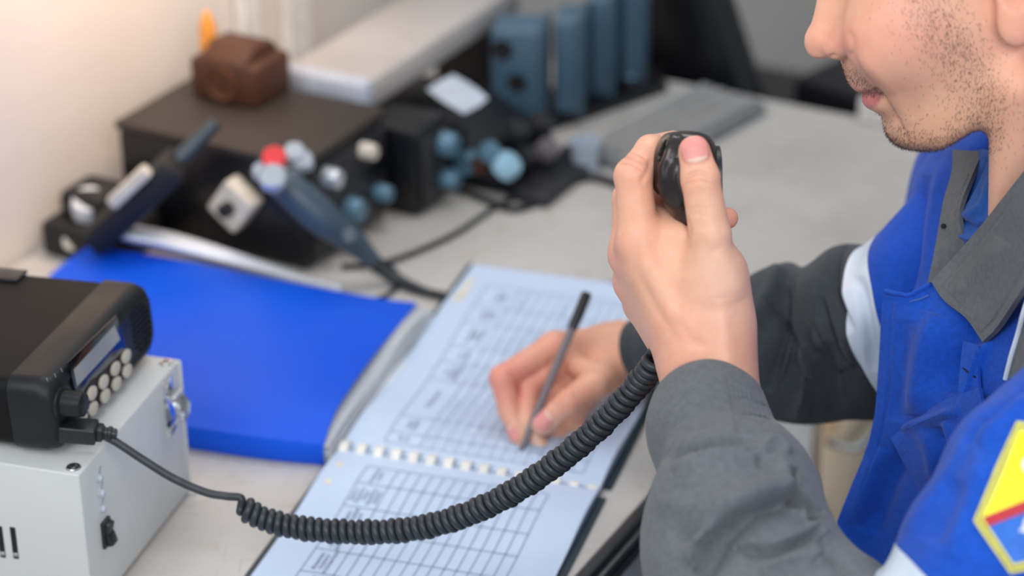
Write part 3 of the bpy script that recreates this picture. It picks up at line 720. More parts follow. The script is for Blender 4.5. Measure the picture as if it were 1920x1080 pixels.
# ------------------------------------------------------------------ the man: skin
def skin_mat():
    t = NT('skin'); at = t.n('ShaderNodeAttribute'); at.attribute_name = 'Col'
    f = t.noise(45, 5, .65); f2 = t.noise(260, 3, .6)
    c = t.mix(t.ramp(f, [(.3, (.25,) * 3), (.75, (0, 0, 0))]), at.outputs['Color'], lin((206, 128, 104)))
    c = t.mix(t.ramp(f2, [(.5, (0, 0, 0)), (.8, (.22,) * 3)]), c, lin((240, 205, 186)))
    t.set(Base__Color=c, Roughness=.47, **{'Subsurface Weight': .18, 'Subsurface Radius': (.012, .004, .002), 'Subsurface Scale': .35, 'Specular IOR Level': .4})
    v = t.n('ShaderNodeTexVoronoi', Scale=520.0); t.l(t.coord(), v.inputs['Vector'])
    b = t.bump(v.outputs['Distance'], .10, .0006); t.bump(t.noise(160, 5, .7), .16, .0012, b); return t.m
M_skin = skin_mat()
SKIN = np.array(lin((238, 186, 157))); RED = np.array(lin((232, 152, 136))); PALE = np.array(lin((246, 206, 184))); NAILC = np.array(lin((232, 150, 150))); NAILW = np.array(lin((240, 214, 200)))
person = thing('person', 'man in a blue and grey work jacket, speaking into a hand microphone while writing', 'person', D(1.40, .40, FLOOR))
body_V = []; body_F = []; body_C = []
def body_add(V, F, C): n = sum(len(v) for v in body_V); body_V.append(V); body_F.append(np.asarray(F) + n); body_C.append(C)
def mixc(C, col, w): return C * (1 - w[:, None]) + col * w[:, None]
def g3(V, c, r): return np.exp(-(np.linalg.norm(V - c, axis=1) / r) ** 2)
def build_hand(palm, webs, fingers, lo, hi, h, nails, kweb=.009, kpalm=.018):
    def fn(X):
        pd = None
        for a, b, ra, rb in palm:
            d = cap(X, a, b, ra, rb); pd = d if pd is None else smin(pd, d, kpalm)
        for a, b, ra, rb in webs: pd = smin(pd, cap(X, a, b, ra, rb), .010)
        tot = None; kk = None
        for f in fingers:
            J = f['J']; R_ = f['R']; fd = None
            for k in range(len(J) - 1):
                d = cap(X, J[k], J[k + 1], R_[k], R_[k + 1]); fd = d if fd is None else smin(fd, d, .003)
            if tot is None: tot = fd
            else: tot = smin(tot, fd, .0012)
            w = np.exp(-(np.linalg.norm(X - np.asarray(J[0], np.float32), axis=1) / f.get('reach', .020)) ** 2)
            kk = w if kk is None else np.maximum(kk, w)
        r = smin(pd, tot, .0008 + kweb * kk)
        return r
    V, F = surface(fn, lo, hi, h); V = relax(V, F, 2, .5)
    return V, F
def nail(V, N, C, c, ax, nr, wid, ln, white=True):
    """nail plate: c centre, ax towards the tip, nr outwards"""
    ax = nrm(ax); nr = nrm(nr - ax * (nr @ ax)); w = np.cross(ax, nr); q = V - c
    a, b, n = q @ ax / ln, q @ w / wid, q @ nr
    rr = (np.abs(a) ** 3 + np.abs(b) ** 3) ** (1 / 3)
    side = np.clip((N @ nr - .05) * 4, 0, 1) * (n > -.012) * (n < .014)
    m = np.clip((1.0 - rr) * 6 + .5, 0, 1) * side; rim = np.exp(-((rr - 1.12) / .14) ** 2) * side
    V = V + N * (m * .0005 - rim * .0006)[:, None]
    C = mixc(C, NAILC, m * .85); C = mixc(C, NAILW, m * np.clip((-a - .62) * 8, 0, 1) * .8); C = mixc(C, NAILW * 1.02, m * np.clip((a - .80) * 8, 0, 1) * .6)
    C = mixc(C, RED * .85, rim * .45)
    return V, C
# ---- left hand round the microphone
H0 = HD
def hj(px, py, d): return U(px, py, H0 + d)
wr = hj(1322, 690, .004)
idx = dict(J=[hj(1198, 452, -.001), hj(1187, 330, -.006), hj(1219, 281, .012), hj(1262, 268, .030)], R=[.0128, .0116, .0092, .0080], reach=.024)
mid = dict(J=[hj(1180, 478, .021), hj(1180, 372, .022), hj(1215, 320, .044), hj(1300, 318, .045)], R=[.0120, .0105, .0090, .0078])
rng_ = dict(J=[hj(1188, 528, .041), hj(1196, 430, .046), hj(1232, 375, .060), hj(1330, 382, .045)], R=[.0115, .0100, .0088, .0078])
pky = dict(J=[hj(1206, 572, .056), hj(1222, 480, .062), hj(1268, 430, .064), hj(1364, 409, .036)], R=[.0105, .0088, .0078, .0070])
thb = dict(J=[hj(1336, 530, -.015), hj(1331, 440, -.026), hj(1313, 334, -.033), hj(1302, 284, -.033)], R=[.0165, .0128, .0117, .0098], reach=.034)
palm = [(wr, hj(1318, 620, .004), .0235, .0245), (hj(1330, 690, .022), hj(1312, 620, .03), .0215, .022),
        (hj(1318, 640, .004), idx['J'][0], .0240, .0135), (hj(1300, 630, .020), mid['J'][0], .0215, .0128), (hj(1295, 640, .034), rng_['J'][0], .0195, .0122), (hj(1290, 650, .045), pky['J'][0], .0175, .0112),
        (hj(1338, 690, .002), hj(1336, 500, -.013), .0190, .0160), (hj(1352, 600, .002), hj(1352, 520, -.006), .0165, .0150), (hj(1340, 590, .024), hj(1300, 500, .036), .018, .014),
        (hj(1326, 690, .004), hj(1345, 830, .000), .0240, .0285), (hj(1330, 690, .024), hj(1350, 830, .026), .0215, .026), (hj(1345, 830, .01), hj(1450, 1090, -.07), .034, .043)]
webs = [(hj(1232, 440, .004), hj(1322, 450, -.012), .0110, .0125), (hj(1230, 420, .014), hj(1330, 440, .012), .012, .012), (hj(1215, 480, .010), hj(1315, 520, .0), .016, .018), (hj(1235, 500, .018), hj(1330, 520, .014), .015, .016)]
allJ = np.array([j for f in (idx, mid, rng_, pky, thb) for j in f['J']] + [hj(1250, 700, 0), hj(1400, 800, 0), hj(1330, 830, .05), hj(1330, 830, -.04)])
V, F = build_hand(palm, webs, [idx, mid, rng_, pky, thb], allJ.min(0) - .02, allJ.max(0) + .02, .00115, [])
N = vnormals(V, F)
S = [([(1284, 408), (1289, 425), (1292, 446)], 5, -.0020, 'g'), ([(1263, 392), (1277, 404), (1286, 420)], 5, -.0008, 'g'),
     ([(1352, 560), (1362, 640), (1368, 730)], 16, .0012, 'g'),
     ([(1300, 640), (1255, 560), (1215, 480)], 14, .0008, 'g'), ([(1275, 650), (1225, 570), (1190, 500)], 9, -.0007, 'g'),
     ([(1345, 470), (1372, 510), (1392, 560)], 16, .0012, 'g'), ([(1320, 440), (1300, 470), (1290, 520)], 18, -.0007, 'g'),
     ([(1200, 345), (1216, 318), (1220, 296)], 6, -.0010, 'g'), ([(1160, 306), (1182, 309), (1206, 322)], 3.2, -.0009, 'g'), ([(1166, 293), (1188, 297), (1212, 310)], 3.2, -.0009, 'g'), ([(1174, 282), (1194, 286), (1214, 298)], 3.2, -.0008, 'g'), ([(1200, 470), (1220, 520), (1262, 600)], 12, .0009, 'g'), ([(1225, 450), (1250, 520), (1285, 610)], 14, -.0008, 'g'),
     ([(1270, 600), (1300, 640), (1330, 650)], 10, -.0008, 'g')]
for k, (dy, a) in enumerate(((-14, .5), (-8, .8), (-2, .9), (4, .7), (11, .5))):
    S.append(([(1290, 337 + dy + 3), (1311, 330 + dy), (1332, 336 + dy + 2)], 3.0, -.0011 * a, 'g'))
for dy in (0, 7, 13): S.append(([(1288, 392 + dy), (1310, 389 + dy), (1330, 394 + dy)], 3.0, -.0004, 'g'))
V = strokes(V, N, S); N = vnormals(V, F)
C = np.tile(SKIN, (len(V), 1)); q = proj(V)
for j in (idx['J'][1], mid['J'][0], rng_['J'][0], idx['J'][0]): C = mixc(C, RED, .55 * g3(V, j, .016))
C = mixc(C, RED, .5 * g3(V, thb['J'][2], .011)); C = mixc(C, PALE, .6 * g3(V, hj(1385, 520, -.03), .03)); C = mixc(C, RED, .35 * g3(V, hj(1280, 640, -.02), .03))
for f in (mid, rng_, pky, idx): C = mixc(C, RED, .7 * g3(V, f['J'][3], .011))
SKIN_SHADE = np.array(lin((196, 118, 96)))
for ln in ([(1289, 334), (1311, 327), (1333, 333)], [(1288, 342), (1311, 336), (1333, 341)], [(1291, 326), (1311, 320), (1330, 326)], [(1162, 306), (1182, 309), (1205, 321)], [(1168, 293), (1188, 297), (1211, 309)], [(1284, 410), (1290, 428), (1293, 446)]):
    C = mixc(C, SKIN_SHADE, .38 * np.exp(-(polydist(q, even(crom(ln, 20), 24))[0] / 2.6) ** 2) * (depth(V) < HD + .012))  # shade in the skin creases painted as darker colour
C = mixc(C, SKIN_SHADE, .22 * np.clip((q[:, 0] - 1362) / 30, 0, 1) * np.clip((q[:, 1] - 590) / 50, 0, 1))  # shaded right side of the wrist painted into the skin
ta = nrm(thb['J'][3] - thb['J'][2])
V, C = nail(V, N, C, thb['J'][3] - FW * .0095 + ta * .0012, ta, -FW, .0084, .0083)
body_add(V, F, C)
# ---- right hand writing
def wj(px, py, z): return P(px, py, z)
idx = dict(J=[wj(1040, 652, .060), wj(942, 709, .054), wj(954, 768, .032), wj(973, 822, .0155)], R=[.0126, .0102, .0084, .0066], reach=.022)
mid = dict(J=[wj(1076, 670, .051), wj(990, 727, .0415), wj(986, 790, .024), wj(1014, 836, .0095)], R=[.0115, .0095, .0080, .0068])
rng_ = dict(J=[wj(1114, 692, .038), wj(1042, 760, .024), wj(1024, 802, .016), wj(1050, 818, .0090)], R=[.0110, .0090, .0078, .0070])
pky = dict(J=[wj(1142, 698, .036), wj(1082, 770, .020), wj(1068, 800, .011), wj(1094, 806, .0085)], R=[.0100, .0080, .0070, .0065])
thb = dict(J=[wj(1150, 700, .044), wj(1112, 722, .050), wj(1066, 755, .046), wj(1016, 797, .030)], R=[.0150, .0118, .0102, .0082], reach=.030)
wR = wj(1206, 656, .034)
palm = [(wR, wj(1300, 655, .040), .0225, .026), (wj(1300, 655, .040), wj(1440, 650, .05), .026, .034), (wR, wj(1150, 660, .042), .0225, .0220), (wj(1160, 655, .042), idx['J'][0], .0205, .0125), (wj(1165, 664, .040), mid['J'][0], .0195, .0120), (wj(1175, 676, .034), rng_['J'][0], .018, .0115), (wj(1190, 690, .026), pky['J'][0], .0165, .0105),
        (wj(1185, 670, .036), thb['J'][0], .020, .0160)]
webs = [(wj(1075, 682, .055), wj(1118, 706, .052), .0085, .0105), (wj(1100, 712, .034), wj(1040, 742, .030), .0115, .0105)]
allJ = np.array([j for f in (idx, mid, rng_, pky, thb) for j in f['J']] + [wj(1330, 655, .0), wj(1330, 655, .1)])
V, F = build_hand(palm, webs, [idx, mid, rng_, pky, thb], allJ.min(0) - .022, allJ.max(0) + .022, .0013, [], .007, .012)
V[:, 2] = np.maximum(V[:, 2], .0062)
N = vnormals(V, F)
S = [([(1052, 690), (1042, 720), (1050, 742)], 5, -.0010, 'g'), ([(1030, 672), (1034, 700), (1028, 730)], 5, -.0012, 'g'), ([(952, 700), (968, 712), (972, 722)], 4, -.0012, 'g'), ([(1075, 738), (1085, 752), (1082, 770)], 3, -.0006, 'g'),
     ([(1110, 650), (1140, 690), (1130, 720)], 16, .0012, 'g')]
V = strokes(V, N, S); N = vnormals(V, F)
C = np.tile(SKIN * np.array([.97, .93, .92]), (len(V), 1))
for j, w_ in ((idx['J'][1], .9), (idx['J'][0], .6), (thb['J'][2], .5), (mid['J'][1], .7), (thb['J'][0], .4)): C = mixc(C, RED * np.array([.98, .86, .88]), w_ * g3(V, j, .022))
for f in (idx, mid, rng_, pky, thb): C = mixc(C, PALE, .8 * g3(V, f['J'][3], .013))
ta = nrm(thb['J'][3] - thb['J'][2])
V, C = nail(V, N, C, thb['J'][3] + nrm(-FW + UP * .5) * .0075 - ta * .0005, ta, nrm(-FW + UP * .5), .0068, .0078)
ia = nrm(idx['J'][3] - idx['J'][2])
V, C = nail(V, N, C, idx['J'][3] + nrm(-RT * .75 + UP * .35 - FW * .4) * .006 - ia * .001, ia, nrm(-RT * .75 + UP * .35 - FW * .4), .0055, .0070)
body_add(V, F, C)
# ---- pen
tip = P(968, 866, .0052); e1_ = P(1101, 549, .106)
pa = nrm(e1_ - tip); print('pen length', np.linalg.norm(e1_ - tip))
pen = thing('ballpoint_pen', 'slim clear ballpoint pen with black cap, held in the writing hand on the open register', 'pen', tip)
x = nrm(np.cross(pa, [.2, .9, .1])); y = np.cross(pa, x); LP_ = np.linalg.norm(e1_ - tip)
T = frame(tip, x, y, pa)
M_clear = NT('smoky clear barrel'); M_clear.noise(5); M_clear.set(Base__Color=lin((150, 142, 150)), Roughness=.18, **{'Transmission Weight': .35, 'IOR': 1.3})
m = MB(); m.lathe([(.0004, 0), (.0005, .001), (.0010, .004), (.0013, .010), (.0014, .012)], 14, T); m.build('writing_point', plain('brass ball tip', (190, 170, 140), .3, metal=.9), pen)
m = MB(); m.lathe([(.0014, .009), (.0020, .012), (.0027, .026), (.0033, .034), (.0034, .05), (.0034, LP_ - .03)], 18, T); m.build('barrel', M_clear.m, pen)
m = MB(); m.lathe([(.0038, LP_ - .032), (.0041, LP_ - .030), (.0044, LP_ - .006), (.0042, LP_ - .001), (.0034, LP_)], 20, T); m.build('cap', M_blackp, pen)
m = MB(); m.lathe([(.0012, .012), (.0012, LP_ - .032)], 10, T); m.build('refill', plain('dark refill', (40, 44, 60), .4), pen)
# ------------------------------------------------------------------ head and neck
LAM, TAU = math.radians(17), math.radians(20)
HLa = np.array([0, math.cos(LAM), -math.sin(LAM)])                  # sideways through the head, away from the camera
HE2 = np.array([0, math.sin(LAM), math.cos(LAM)])
HFw = -math.cos(TAU) * np.array([1.0, 0, 0]) - math.sin(TAU) * HE2   # where the face points
HUp = -math.sin(TAU) * np.array([1.0, 0, 0]) + math.cos(TAU) * HE2
HO = U(1700, 180, 1.50)
def h2(px, py, z=0.0): q = RP(px, py, HO + z * HLa, HLa) - HO; return q @ HFw, q @ HUp      # -> forward, up
prof_px = [(1531, 0), (1527, 20), (1521.5, 43), (1515, 63), (1511, 82), (1512.5, 95), (1518.5, 105), (1530, 110.5), (1541, 110.5), (1552, 108), (1562, 107), (1570, 109), (1576.5, 114), (1578.5, 123), (1583, 137), (1588, 150), (1594.5, 162), (1604, 171), (1614, 174.5),
           (1620, 175.5), (1617.5, 181), (1616.5, 188), (1619, 197), (1627, 204), (1639, 209), (1652, 217), (1657, 227), (1658, 240), (1663, 253), (1676, 270), (1692, 283), (1706, 291)]
pf = np.array([h2(*p) for p in prof_px]); pf = pf[::-1]               # from the chin up
top = pf[-1]
up_ext = [(top[0] - .0055, top[1] + .012), (top[0] - .010, top[1] + .022), (top[0] - .0095, top[1] + .034), (top[0] - .004, top[1] + .046), (top[0] - .006, top[1] + .070), (top[0] - .018, top[1] + .098), (top[0] - .045, top[1] + .120), (top[0] - .10, top[1] + .133)]
pf = np.concatenate([pf, up_ext])
us = pf[:, 1].copy()
for k in range(1, len(us)): us[k] = max(us[k], us[k - 1] + 2e-4)
UG = np.linspace(us[0], us[-1], 1600); FG = np.interp(UG, us, pf[:, 0]); kk = np.ones(13) / 13
FG = np.convolve(np.pad(FG, 6, 'edge'), kk, 'valid')
sub = np.array(h2(1578, 116)); chin = np.array(h2(1692, 283)); lipu = h2(1620, 175.5)[1]; nosetip = np.array(h2(1511, 85)); mlu = h2(1657, 228)[1]
print('head', pf[0], sub, chin, nosetip, top)
# smooth face line without nose and lips
base = np.array([(chin[0] - .002, us[0] - .01), (chin[0] + .004, chin[1] + .010), (h2(1662, 235)[0] - .001, mlu), (sub[0] - .008, lipu), (sub[0] - .011, sub[1]), (sub[0] - .008, sub[1] + .02), (top[0] - .019, top[1] + .0), (top[0] - .017, top[1] + .022), (top[0] - .005, top[1] + .045), (top[0] - .006, top[1] + .070), (top[0] - .018, top[1] + .098), (top[0] - .045, top[1] + .120), (top[0] - .10, top[1] + .133)])
BGf = np.interp(UG, base[:, 1], base[:, 0]); BGf = np.convolve(np.pad(BGf, 90, 'edge'), np.ones(181) / 181, 'valid')
gu = [us[0] - .02, chin[1], mlu, lipu, sub[1] - .004, sub[1] + .003, sub[1] + .016, top[1] - .004, top[1] + .03, us[-1]]
gw = [.028, .022, .028, .034, .022, .0150, .0125, .0095, .012, .05]
fc = sub[0] - .100                                                    # plane of the ears
Wg_u = [us[0] - .03, chin[1], lipu, sub[1], top[1], top[1] + .05, top[1] + .10, us[-1] - .004, us[-1] + .006]
Wg_w = [.046, .052, .0630, .0690, .0730, .0750, .0720, .055, .03]
def headfn(X):
    q = X - HO.astype(np.float32); f = q @ HFw.astype(np.float32); u = q @ HUp.astype(np.float32); z = q @ HLa.astype(np.float32); az = np.abs(z)
    pr = np.interp(u, UG, FG); bs = np.interp(u, UG, BGf); g = np.exp(-(az / np.interp(u, gu, gw)) ** 2.4)
    W = np.interp(u, Wg_u, Wg_w)
    fe = f - (pr - bs) * g
    Dp = np.maximum(bs - fc, .02); rel = (fe - fc)
    rho = np.where(rel > 0, ((np.maximum(rel, 0) / Dp) ** 2.15 + (az / W) ** 2.15) ** (1 / 2.15), np.sqrt((np.minimum(rel, 0) / .095) ** 2 + (az / W) ** 2))
    d = (rho - 1) * np.minimum(W, Dp) * .92
    # wings of the nose, cheek and jaw masses
    for c_, ax, r in WING: d = smin(d, ell(np.stack([f, u, az], 1), c_, np.eye(3), r), .004)
    d = smin(d, ell(np.stack([f, u, az], 1), CHEEK[0], np.eye(3), CHEEK[1]), .020)
    # cranium
    d = smin(d, ell(np.stack([f, u, z], 1), (fc - .012, top[1] + .042, 0), np.eye(3), (.098, .088, .076)), .015)
    # underside of the jaw
    jaw = np.interp(f, [fc - .02, fc + .0, fc + .025, chin[0] - .02, chin[0] + .02], [lipu + .006, lipu - .010, us[0] + .012, us[0] - .001, us[0] + .001]) + .10 * 0
    d = smax(d, jaw - u - .012 * np.clip(1 - az / .05, 0, 1) * 0, .014)
    # neck
    d = smin(d, cap(X, NK0, NK1, .053, .057), .016)
    d = smin(d, cap(X, SM0, SM1, .016, .014), .014)
    # ear
    e = np.stack([f, u, az], 1)
    ear = ell(e, (fc - .010, EARU + .018, .0785), EARAX, (.018, .032, .0075)); ear = smin(ear, ell(e, (fc + .002, EARU - .010, .0765), EARAX, (.0105, .0120, .0060)), .006)
    ear = smax(ear, -ell(e, (fc - .004, EARU + .016, .0850), EARAX, (.0085, .014, .0085)), .005)
    d = smin(d, ear, .005)
    # eye hollows
    d = smin(d, ell(e, (top[0] - .034, top[1] + .020, .031), np.eye(3), (.0125, .0105, .015)), .003)
    return d
al = np.array(h2(1573, 86, -.014)); al2 = np.array(h2(1562, 92, -.010))
WING = [((al[0] - .0005, al[1] + .000, .0115), None, (.0105, .0085, .0060)), ((nosetip[0] - .0105, nosetip[1] + .0005, .0), None, (.0102, .0096, .0105))]
ck = h2(1690, 60, -.05); CHEEK = ((ck[0], ck[1], .040), (.034, .030, .026))
EARU = h2(1865, 30, -.075)[1]; c_, s_ = math.cos(.25), math.sin(.25); EARAX = np.array([[c_, s_, 0], [-s_, c_, 0], [0, 0, 1]])
NK0 = U(2030, 130, 1.53); NK1 = U(2062, 520, 1.56)
SM0 = U(1905, 165, 1.445); SM1 = U(1893, 480, 1.515)
lo = np.minimum.reduce([HO + a * HFw + b * HUp + c * HLa for a in (-.25, .10) for b in (-.12, .24) for c in (-.1, .1)]); hi = np.maximum.reduce([HO + a * HFw + b * HUp + c * HLa for a in (-.25, .10) for b in (-.12, .24) for c in (-.1, .1)])
lo[2] = min(lo[2], NK1[2] - .03); hi[0] = max(hi[0], NK1[0] + .08)
V, F = surface(headfn, lo, hi, .0017); V = relax(V, F, 2, .5); N = vnormals(V, F)
S = [([(1599, 96), (1606, 112), (1624, 138), (1648, 164), (1668, 192), (1690, 232), (1704, 266)], 9, -.0018, 's'), ([(1612, 104), (1646, 140), (1680, 185), (1706, 236)], 15, .0018, 'g'),
     ([(1594, 96), (1590, 110), (1580, 113)], 4, -.0012, 'g'), ([(1590, 56), (1599, 80), (1597, 104)], 6, -.0010, 'g'),
     ([(1622, 174.5), (1634, 172), (1648, 168)], 3.0, -.0011, 'g'), ([(1640, 186), (1652, 206), (1664, 230)], 12, .0009, 'g'), ([(1654, 172), (1674, 204), (1690, 236)], 4, -.0005, 'g'),
     ([(1625, 190), (1636, 182), (1648, 174)], 5, .0006, 'g'), ([(1600, 168), (1616, 168), (1640, 168)], 4, .0004, 'g'),
     ([(1553, 107), (1562, 104), (1568, 106)], 3, -.0016, 'g')]
V = strokes(V, N, S); N = vnormals(V, F)
q = V - HO; f = q @ HFw; u = q @ HUp; z = np.abs(q @ HLa); Q = proj(V)
C = np.tile(SKIN * np.array([1.02, 1.03, 1.03]), (len(V), 1))
C = mixc(C, RED, .55 * np.exp(-((f - nosetip[0] + .012) / .016) ** 2 - ((u - nosetip[1]) / .014) ** 2))
C = mixc(C, RED, .50 * np.exp(-((f - ck[0]) / .035) ** 2 - ((u - ck[1] - .005) / .03) ** 2) * (z > .02))
C = mixc(C, RED * np.array([1, .95, .9]), .55 * np.clip((fc + .028 - f) / .03, 0, 1))
C = mixc(C, np.array(lin((226, 176, 140))), .5 * np.exp(-((u - chin[1] - .012) / .02) ** 2) * np.clip((f - fc) / .04, 0, 1))
def pxmask(poly, w):
    """soft mask inside a drawn outline (pixels), mirrored through the head"""
    poly = np.array(poly, float); Pq = np.array([h2(*p, -.012) for p in poly]); X = np.stack([f, u], 1)
    ins = np.zeros(len(X), bool); j = len(Pq) - 1
    for i in range(len(Pq)):
        a, b = Pq[i], Pq[j]; m = ((a[1] > X[:, 1]) != (b[1] > X[:, 1])) & (X[:, 0] < (b[0] - a[0]) * (X[:, 1] - a[1]) / (b[1] - a[1] + 1e-12) + a[0]); ins ^= m; j = i
    d, _, _ = polydist(X, np.concatenate([Pq, Pq[:1]])); return np.clip(.5 + np.where(ins, d, -d) / w, 0, 1) * (z < .034)
LIPC = np.array(lin((208, 112, 116)))
C = mixc(C, LIPC, .85 * pxmask([(1600, 176), (1622, 175), (1636, 170), (1648, 170), (1644, 186), (1638, 200), (1628, 207), (1605, 205)], .0018))
C = mixc(C, LIPC * np.array([1, 1.1, 1.05]), .65 * pxmask([(1580, 158), (1594, 160), (1612, 164), (1636, 166), (1650, 170), (1622, 176), (1600, 178), (1585, 170)], .0018))
C = mixc(C, np.array(lin((120, 60, 60))), .55 * np.exp(-(polydist(np.stack([f, u], 1), np.array([h2(*p, -.012) for p in ((1610, 175.5), (1622, 174.5), (1634, 172), (1648, 168.5))]))[0] / .0010) ** 2) * (z < .032))
# shadow of shaved hair: moustache, jaw and chin
sh = np.exp(-(polydist(np.stack([f, u], 1), np.array([h2(*p, -.03) for p in ((1725, 20), (1755, 60), (1790, 110), (1820, 160), (1830, 200), (1815, 250), (1780, 278), (1730, 286), (1695, 280))]))[0] / .0165) ** 2) * (z < .075)
must = np.exp(-(polydist(np.stack([f, u], 1), np.array([h2(*p, -.012) for p in ((1583, 135), (1600, 148), (1622, 158), (1640, 163))]))[0] / .0045) ** 2) * (z < .034)
BRD = np.array(lin((150, 118, 98))); C = mixc(C, BRD, .22 * sh); C = mixc(C, BRD, .30 * must)
HV, HF, HN = V, F, N
body_add(V, F, C)
# ---- stubble
M_hair = plain('dark brown hair', (58, 42, 34), .6)
M_stub = plain('short stubble hair', (86, 66, 56), .6)
def stubble(n, dens, lnr, seed, name):
    rg = np.random.default_rng(seed)
    tri = np.concatenate([HF[:, [0, 1, 2]], HF[:, [0, 2, 3]]]); A = np.linalg.norm(np.cross(HV[tri[:, 1]] - HV[tri[:, 0]], HV[tri[:, 2]] - HV[tri[:, 0]]), axis=1)
    w_ = A * dens[tri].mean(1); k = rg.choice(len(tri), n, p=w_ / w_.sum()); r1 = np.sqrt(rg.random(n)); r2 = rg.random(n)
    a, b, c = HV[tri[k, 0]], HV[tri[k, 1]], HV[tri[k, 2]]; p = a * (1 - r1)[:, None] + b * (r1 * (1 - r2))[:, None] + c * (r1 * r2)[:, None]
    nn = HN[tri[k, 0]]; down = -HUp + .25 * HFw; dr = nn * .55 + down * .9 + rg.normal(0, .35, (n, 3)); dr /= np.linalg.norm(dr, axis=1)[:, None]
    ln = rg.uniform(*lnr, n)[:, None]; s1 = np.cross(dr, nn); s1 /= np.linalg.norm(s1, axis=1)[:, None] + 1e-9; s2 = np.cross(dr, s1); wd = .00013
    Vv = np.stack([p + s1 * wd, p - s1 * wd * .5 + s2 * wd * .87, p - s1 * wd * .5 - s2 * wd * .87, p + dr * ln], 1).reshape(-1, 3); i = np.arange(n) * 4
    Ff = np.concatenate([np.stack([i, i + 1, i + 3], 1), np.stack([i + 1, i + 2, i + 3], 1), np.stack([i + 2, i, i + 3], 1)])
    o = mesh(name, Vv, Ff, M_stub, person, False); o['kind'] = 'stuff'; return o
near = ((V - HO) @ HLa < .03)
dens = (sh ** 1.3 + .9 * must + .8 * np.exp(-(polydist(np.stack([f, u], 1), np.array([h2(*p) for p in ((1663, 255), (1676, 271), (1695, 285), (1730, 292))]))[0] / .004) ** 2))
stubble(7200, dens, (.0012, .0030), 3, 'beard_stubble')
# ---- hair and lashes (above the frame edge)
def hairfn(X):
    q = X - HO.astype(np.float32); f = q @ HFw.astype(np.float32); u = q @ HUp.astype(np.float32); z = q @ HLa.astype(np.float32)
    d = ell(np.stack([f, u, z], 1), (fc - .014, top[1] + .046, 0), np.eye(3), (.106, .094, .083))
    line = np.interp(f, [fc - .12, fc - .03, fc + .012, fc + .03, fc + .07, fc + .10], [EARU - .035, EARU - .010, EARU + .045, EARU + .055, top[1] + .078, top[1] + .085])
    return smax(d, line - u, .004)
V, F = surface(hairfn, lo, hi, .003); V = relax(V, F, 1, .5); N = vnormals(V, F); V = V + N * (.0012 * np.sin(V @ HLa * 900 + 3 * np.sin(V @ HFw * 90)))[:, None]
t = NT('short brown hair'); fnz = t.noise(180, 4, .7, t.coord(scale=(1, 4, 1))); t.set(Base__Color=t.ramp(fnz, [(.3, lin((40, 28, 22))), (.7, lin((84, 62, 48)))]), Roughness=.6); t.bump(fnz, .6, .003)
mesh('hair', V, F, t.m, person)
m = MB()
for sgn in (-1, 1):
    pts = [HO + (top[0] - .0195 - .010 * k_ ** 2) * HFw + (top[1] + .0145 + .002 * math.sin(k_ * 3)) * HUp + sgn * (.020 + .022 * k_) * HLa for k_ in np.linspace(0, 1, 9)]
    m.tube(pts, .0009, 6)
    pts = [HO + (top[0] - .006 - .016 * k_ ** 2) * HFw + (top[1] + .038 + .004 * math.sin(k_ * 3)) * HUp + sgn * (.014 + .034 * k_) * HLa for k_ in np.linspace(0, 1, 9)]
    m.tube(pts, np.r_[.002, np.full(7, .0032), .0015], 8)
m.build('eyebrow_and_lash', M_hair, person)
# ------------------------------------------------------------------ work jacket and shirt
def cloth(name, rgb, rgb2, rough=.8, tw=1.0, rot=(.4, .5, .7)):
    t = NT(name); f = t.noise(9, 4, .6); f2 = t.noise(260, 2, .5)
    c = t.ramp(f, [(.3, lin(rgb)), (.7, lin(rgb2))]); c = t.mix(t.ramp(f2, [(.35, (.30,) * 3), (.6, (0, 0, 0))]), c, tuple(x * .55 for x in lin(rgb)))
    wv = t.n('ShaderNodeTexWave', Scale=430.0, Distortion=1.2, Detail=1.0); wv.bands_direction = 'DIAGONAL'; t.l(t.coord(rot=rot), wv.inputs['Vector'])
    t.set(Base__Color=c, Roughness=rough, **{'Sheen Weight': .12, 'Specular IOR Level': .25})
    b = t.bump(wv.outputs['Fac'], .20 * tw, .0006); t.bump(t.noise(55, 4, .6), .25, .002, b); return t.m
M_cblue = cloth('royal blue workwear twill', (10, 70, 184), (20, 86, 200))
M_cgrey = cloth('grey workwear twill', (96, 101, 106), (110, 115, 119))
M_cgrey_shade = cloth('shaded grey workwear twill', (50, 56, 63), (62, 68, 75))  # same grey twill, shade on the far arm put into its colour
M_shirt = cloth('blue jersey', (24, 80, 168), (36, 98, 186), rot=(0, .3, 1.2))
M_refl = NT('silver white reflective tape'); M_refl.set(Base__Color=M_refl.ramp(M_refl.noise(20, 3), [(.3, lin((196, 212, 232))), (.7, lin((224, 234, 246)))]), Roughness=.45); M_refl = M_refl.m
M_trs = cloth('dark navy work trousers', (16, 19, 28), (24, 27, 36))
jacket_parts = {}
def sheet(name, rows, nu, nv, mat, thick=.0016, S=(), parent=None, wob=.0, freq=30, facing=False):
    G = bic([[U(*p) for p in r] for r in rows], nu, nv); V = G.reshape(-1, 3); F = gridfaces(nu, nv); N = vnormals(V, F)
    if (N @ FW).mean() > 0: G = G[:, ::-1]; V = G.reshape(-1, 3); N = vnormals(V, F)
    def disp(V, N):
        V = strokes(V, N, list(S), facing)
        if wob: V = V + N * (wob * (np.sin(V[:, 0] * freq + 2 * np.sin(V[:, 2] * freq * .7)) * np.sin(V[:, 2] * freq * .9 + V[:, 1] * freq * .5)))[:, None]
        return V
    o = solid(name, G, mat, thick, parent or person, True, disp)
    W = np.array([v.co[:] for v in o.data.vertices])[:nu * nv]; return o, W
M_thread = {}
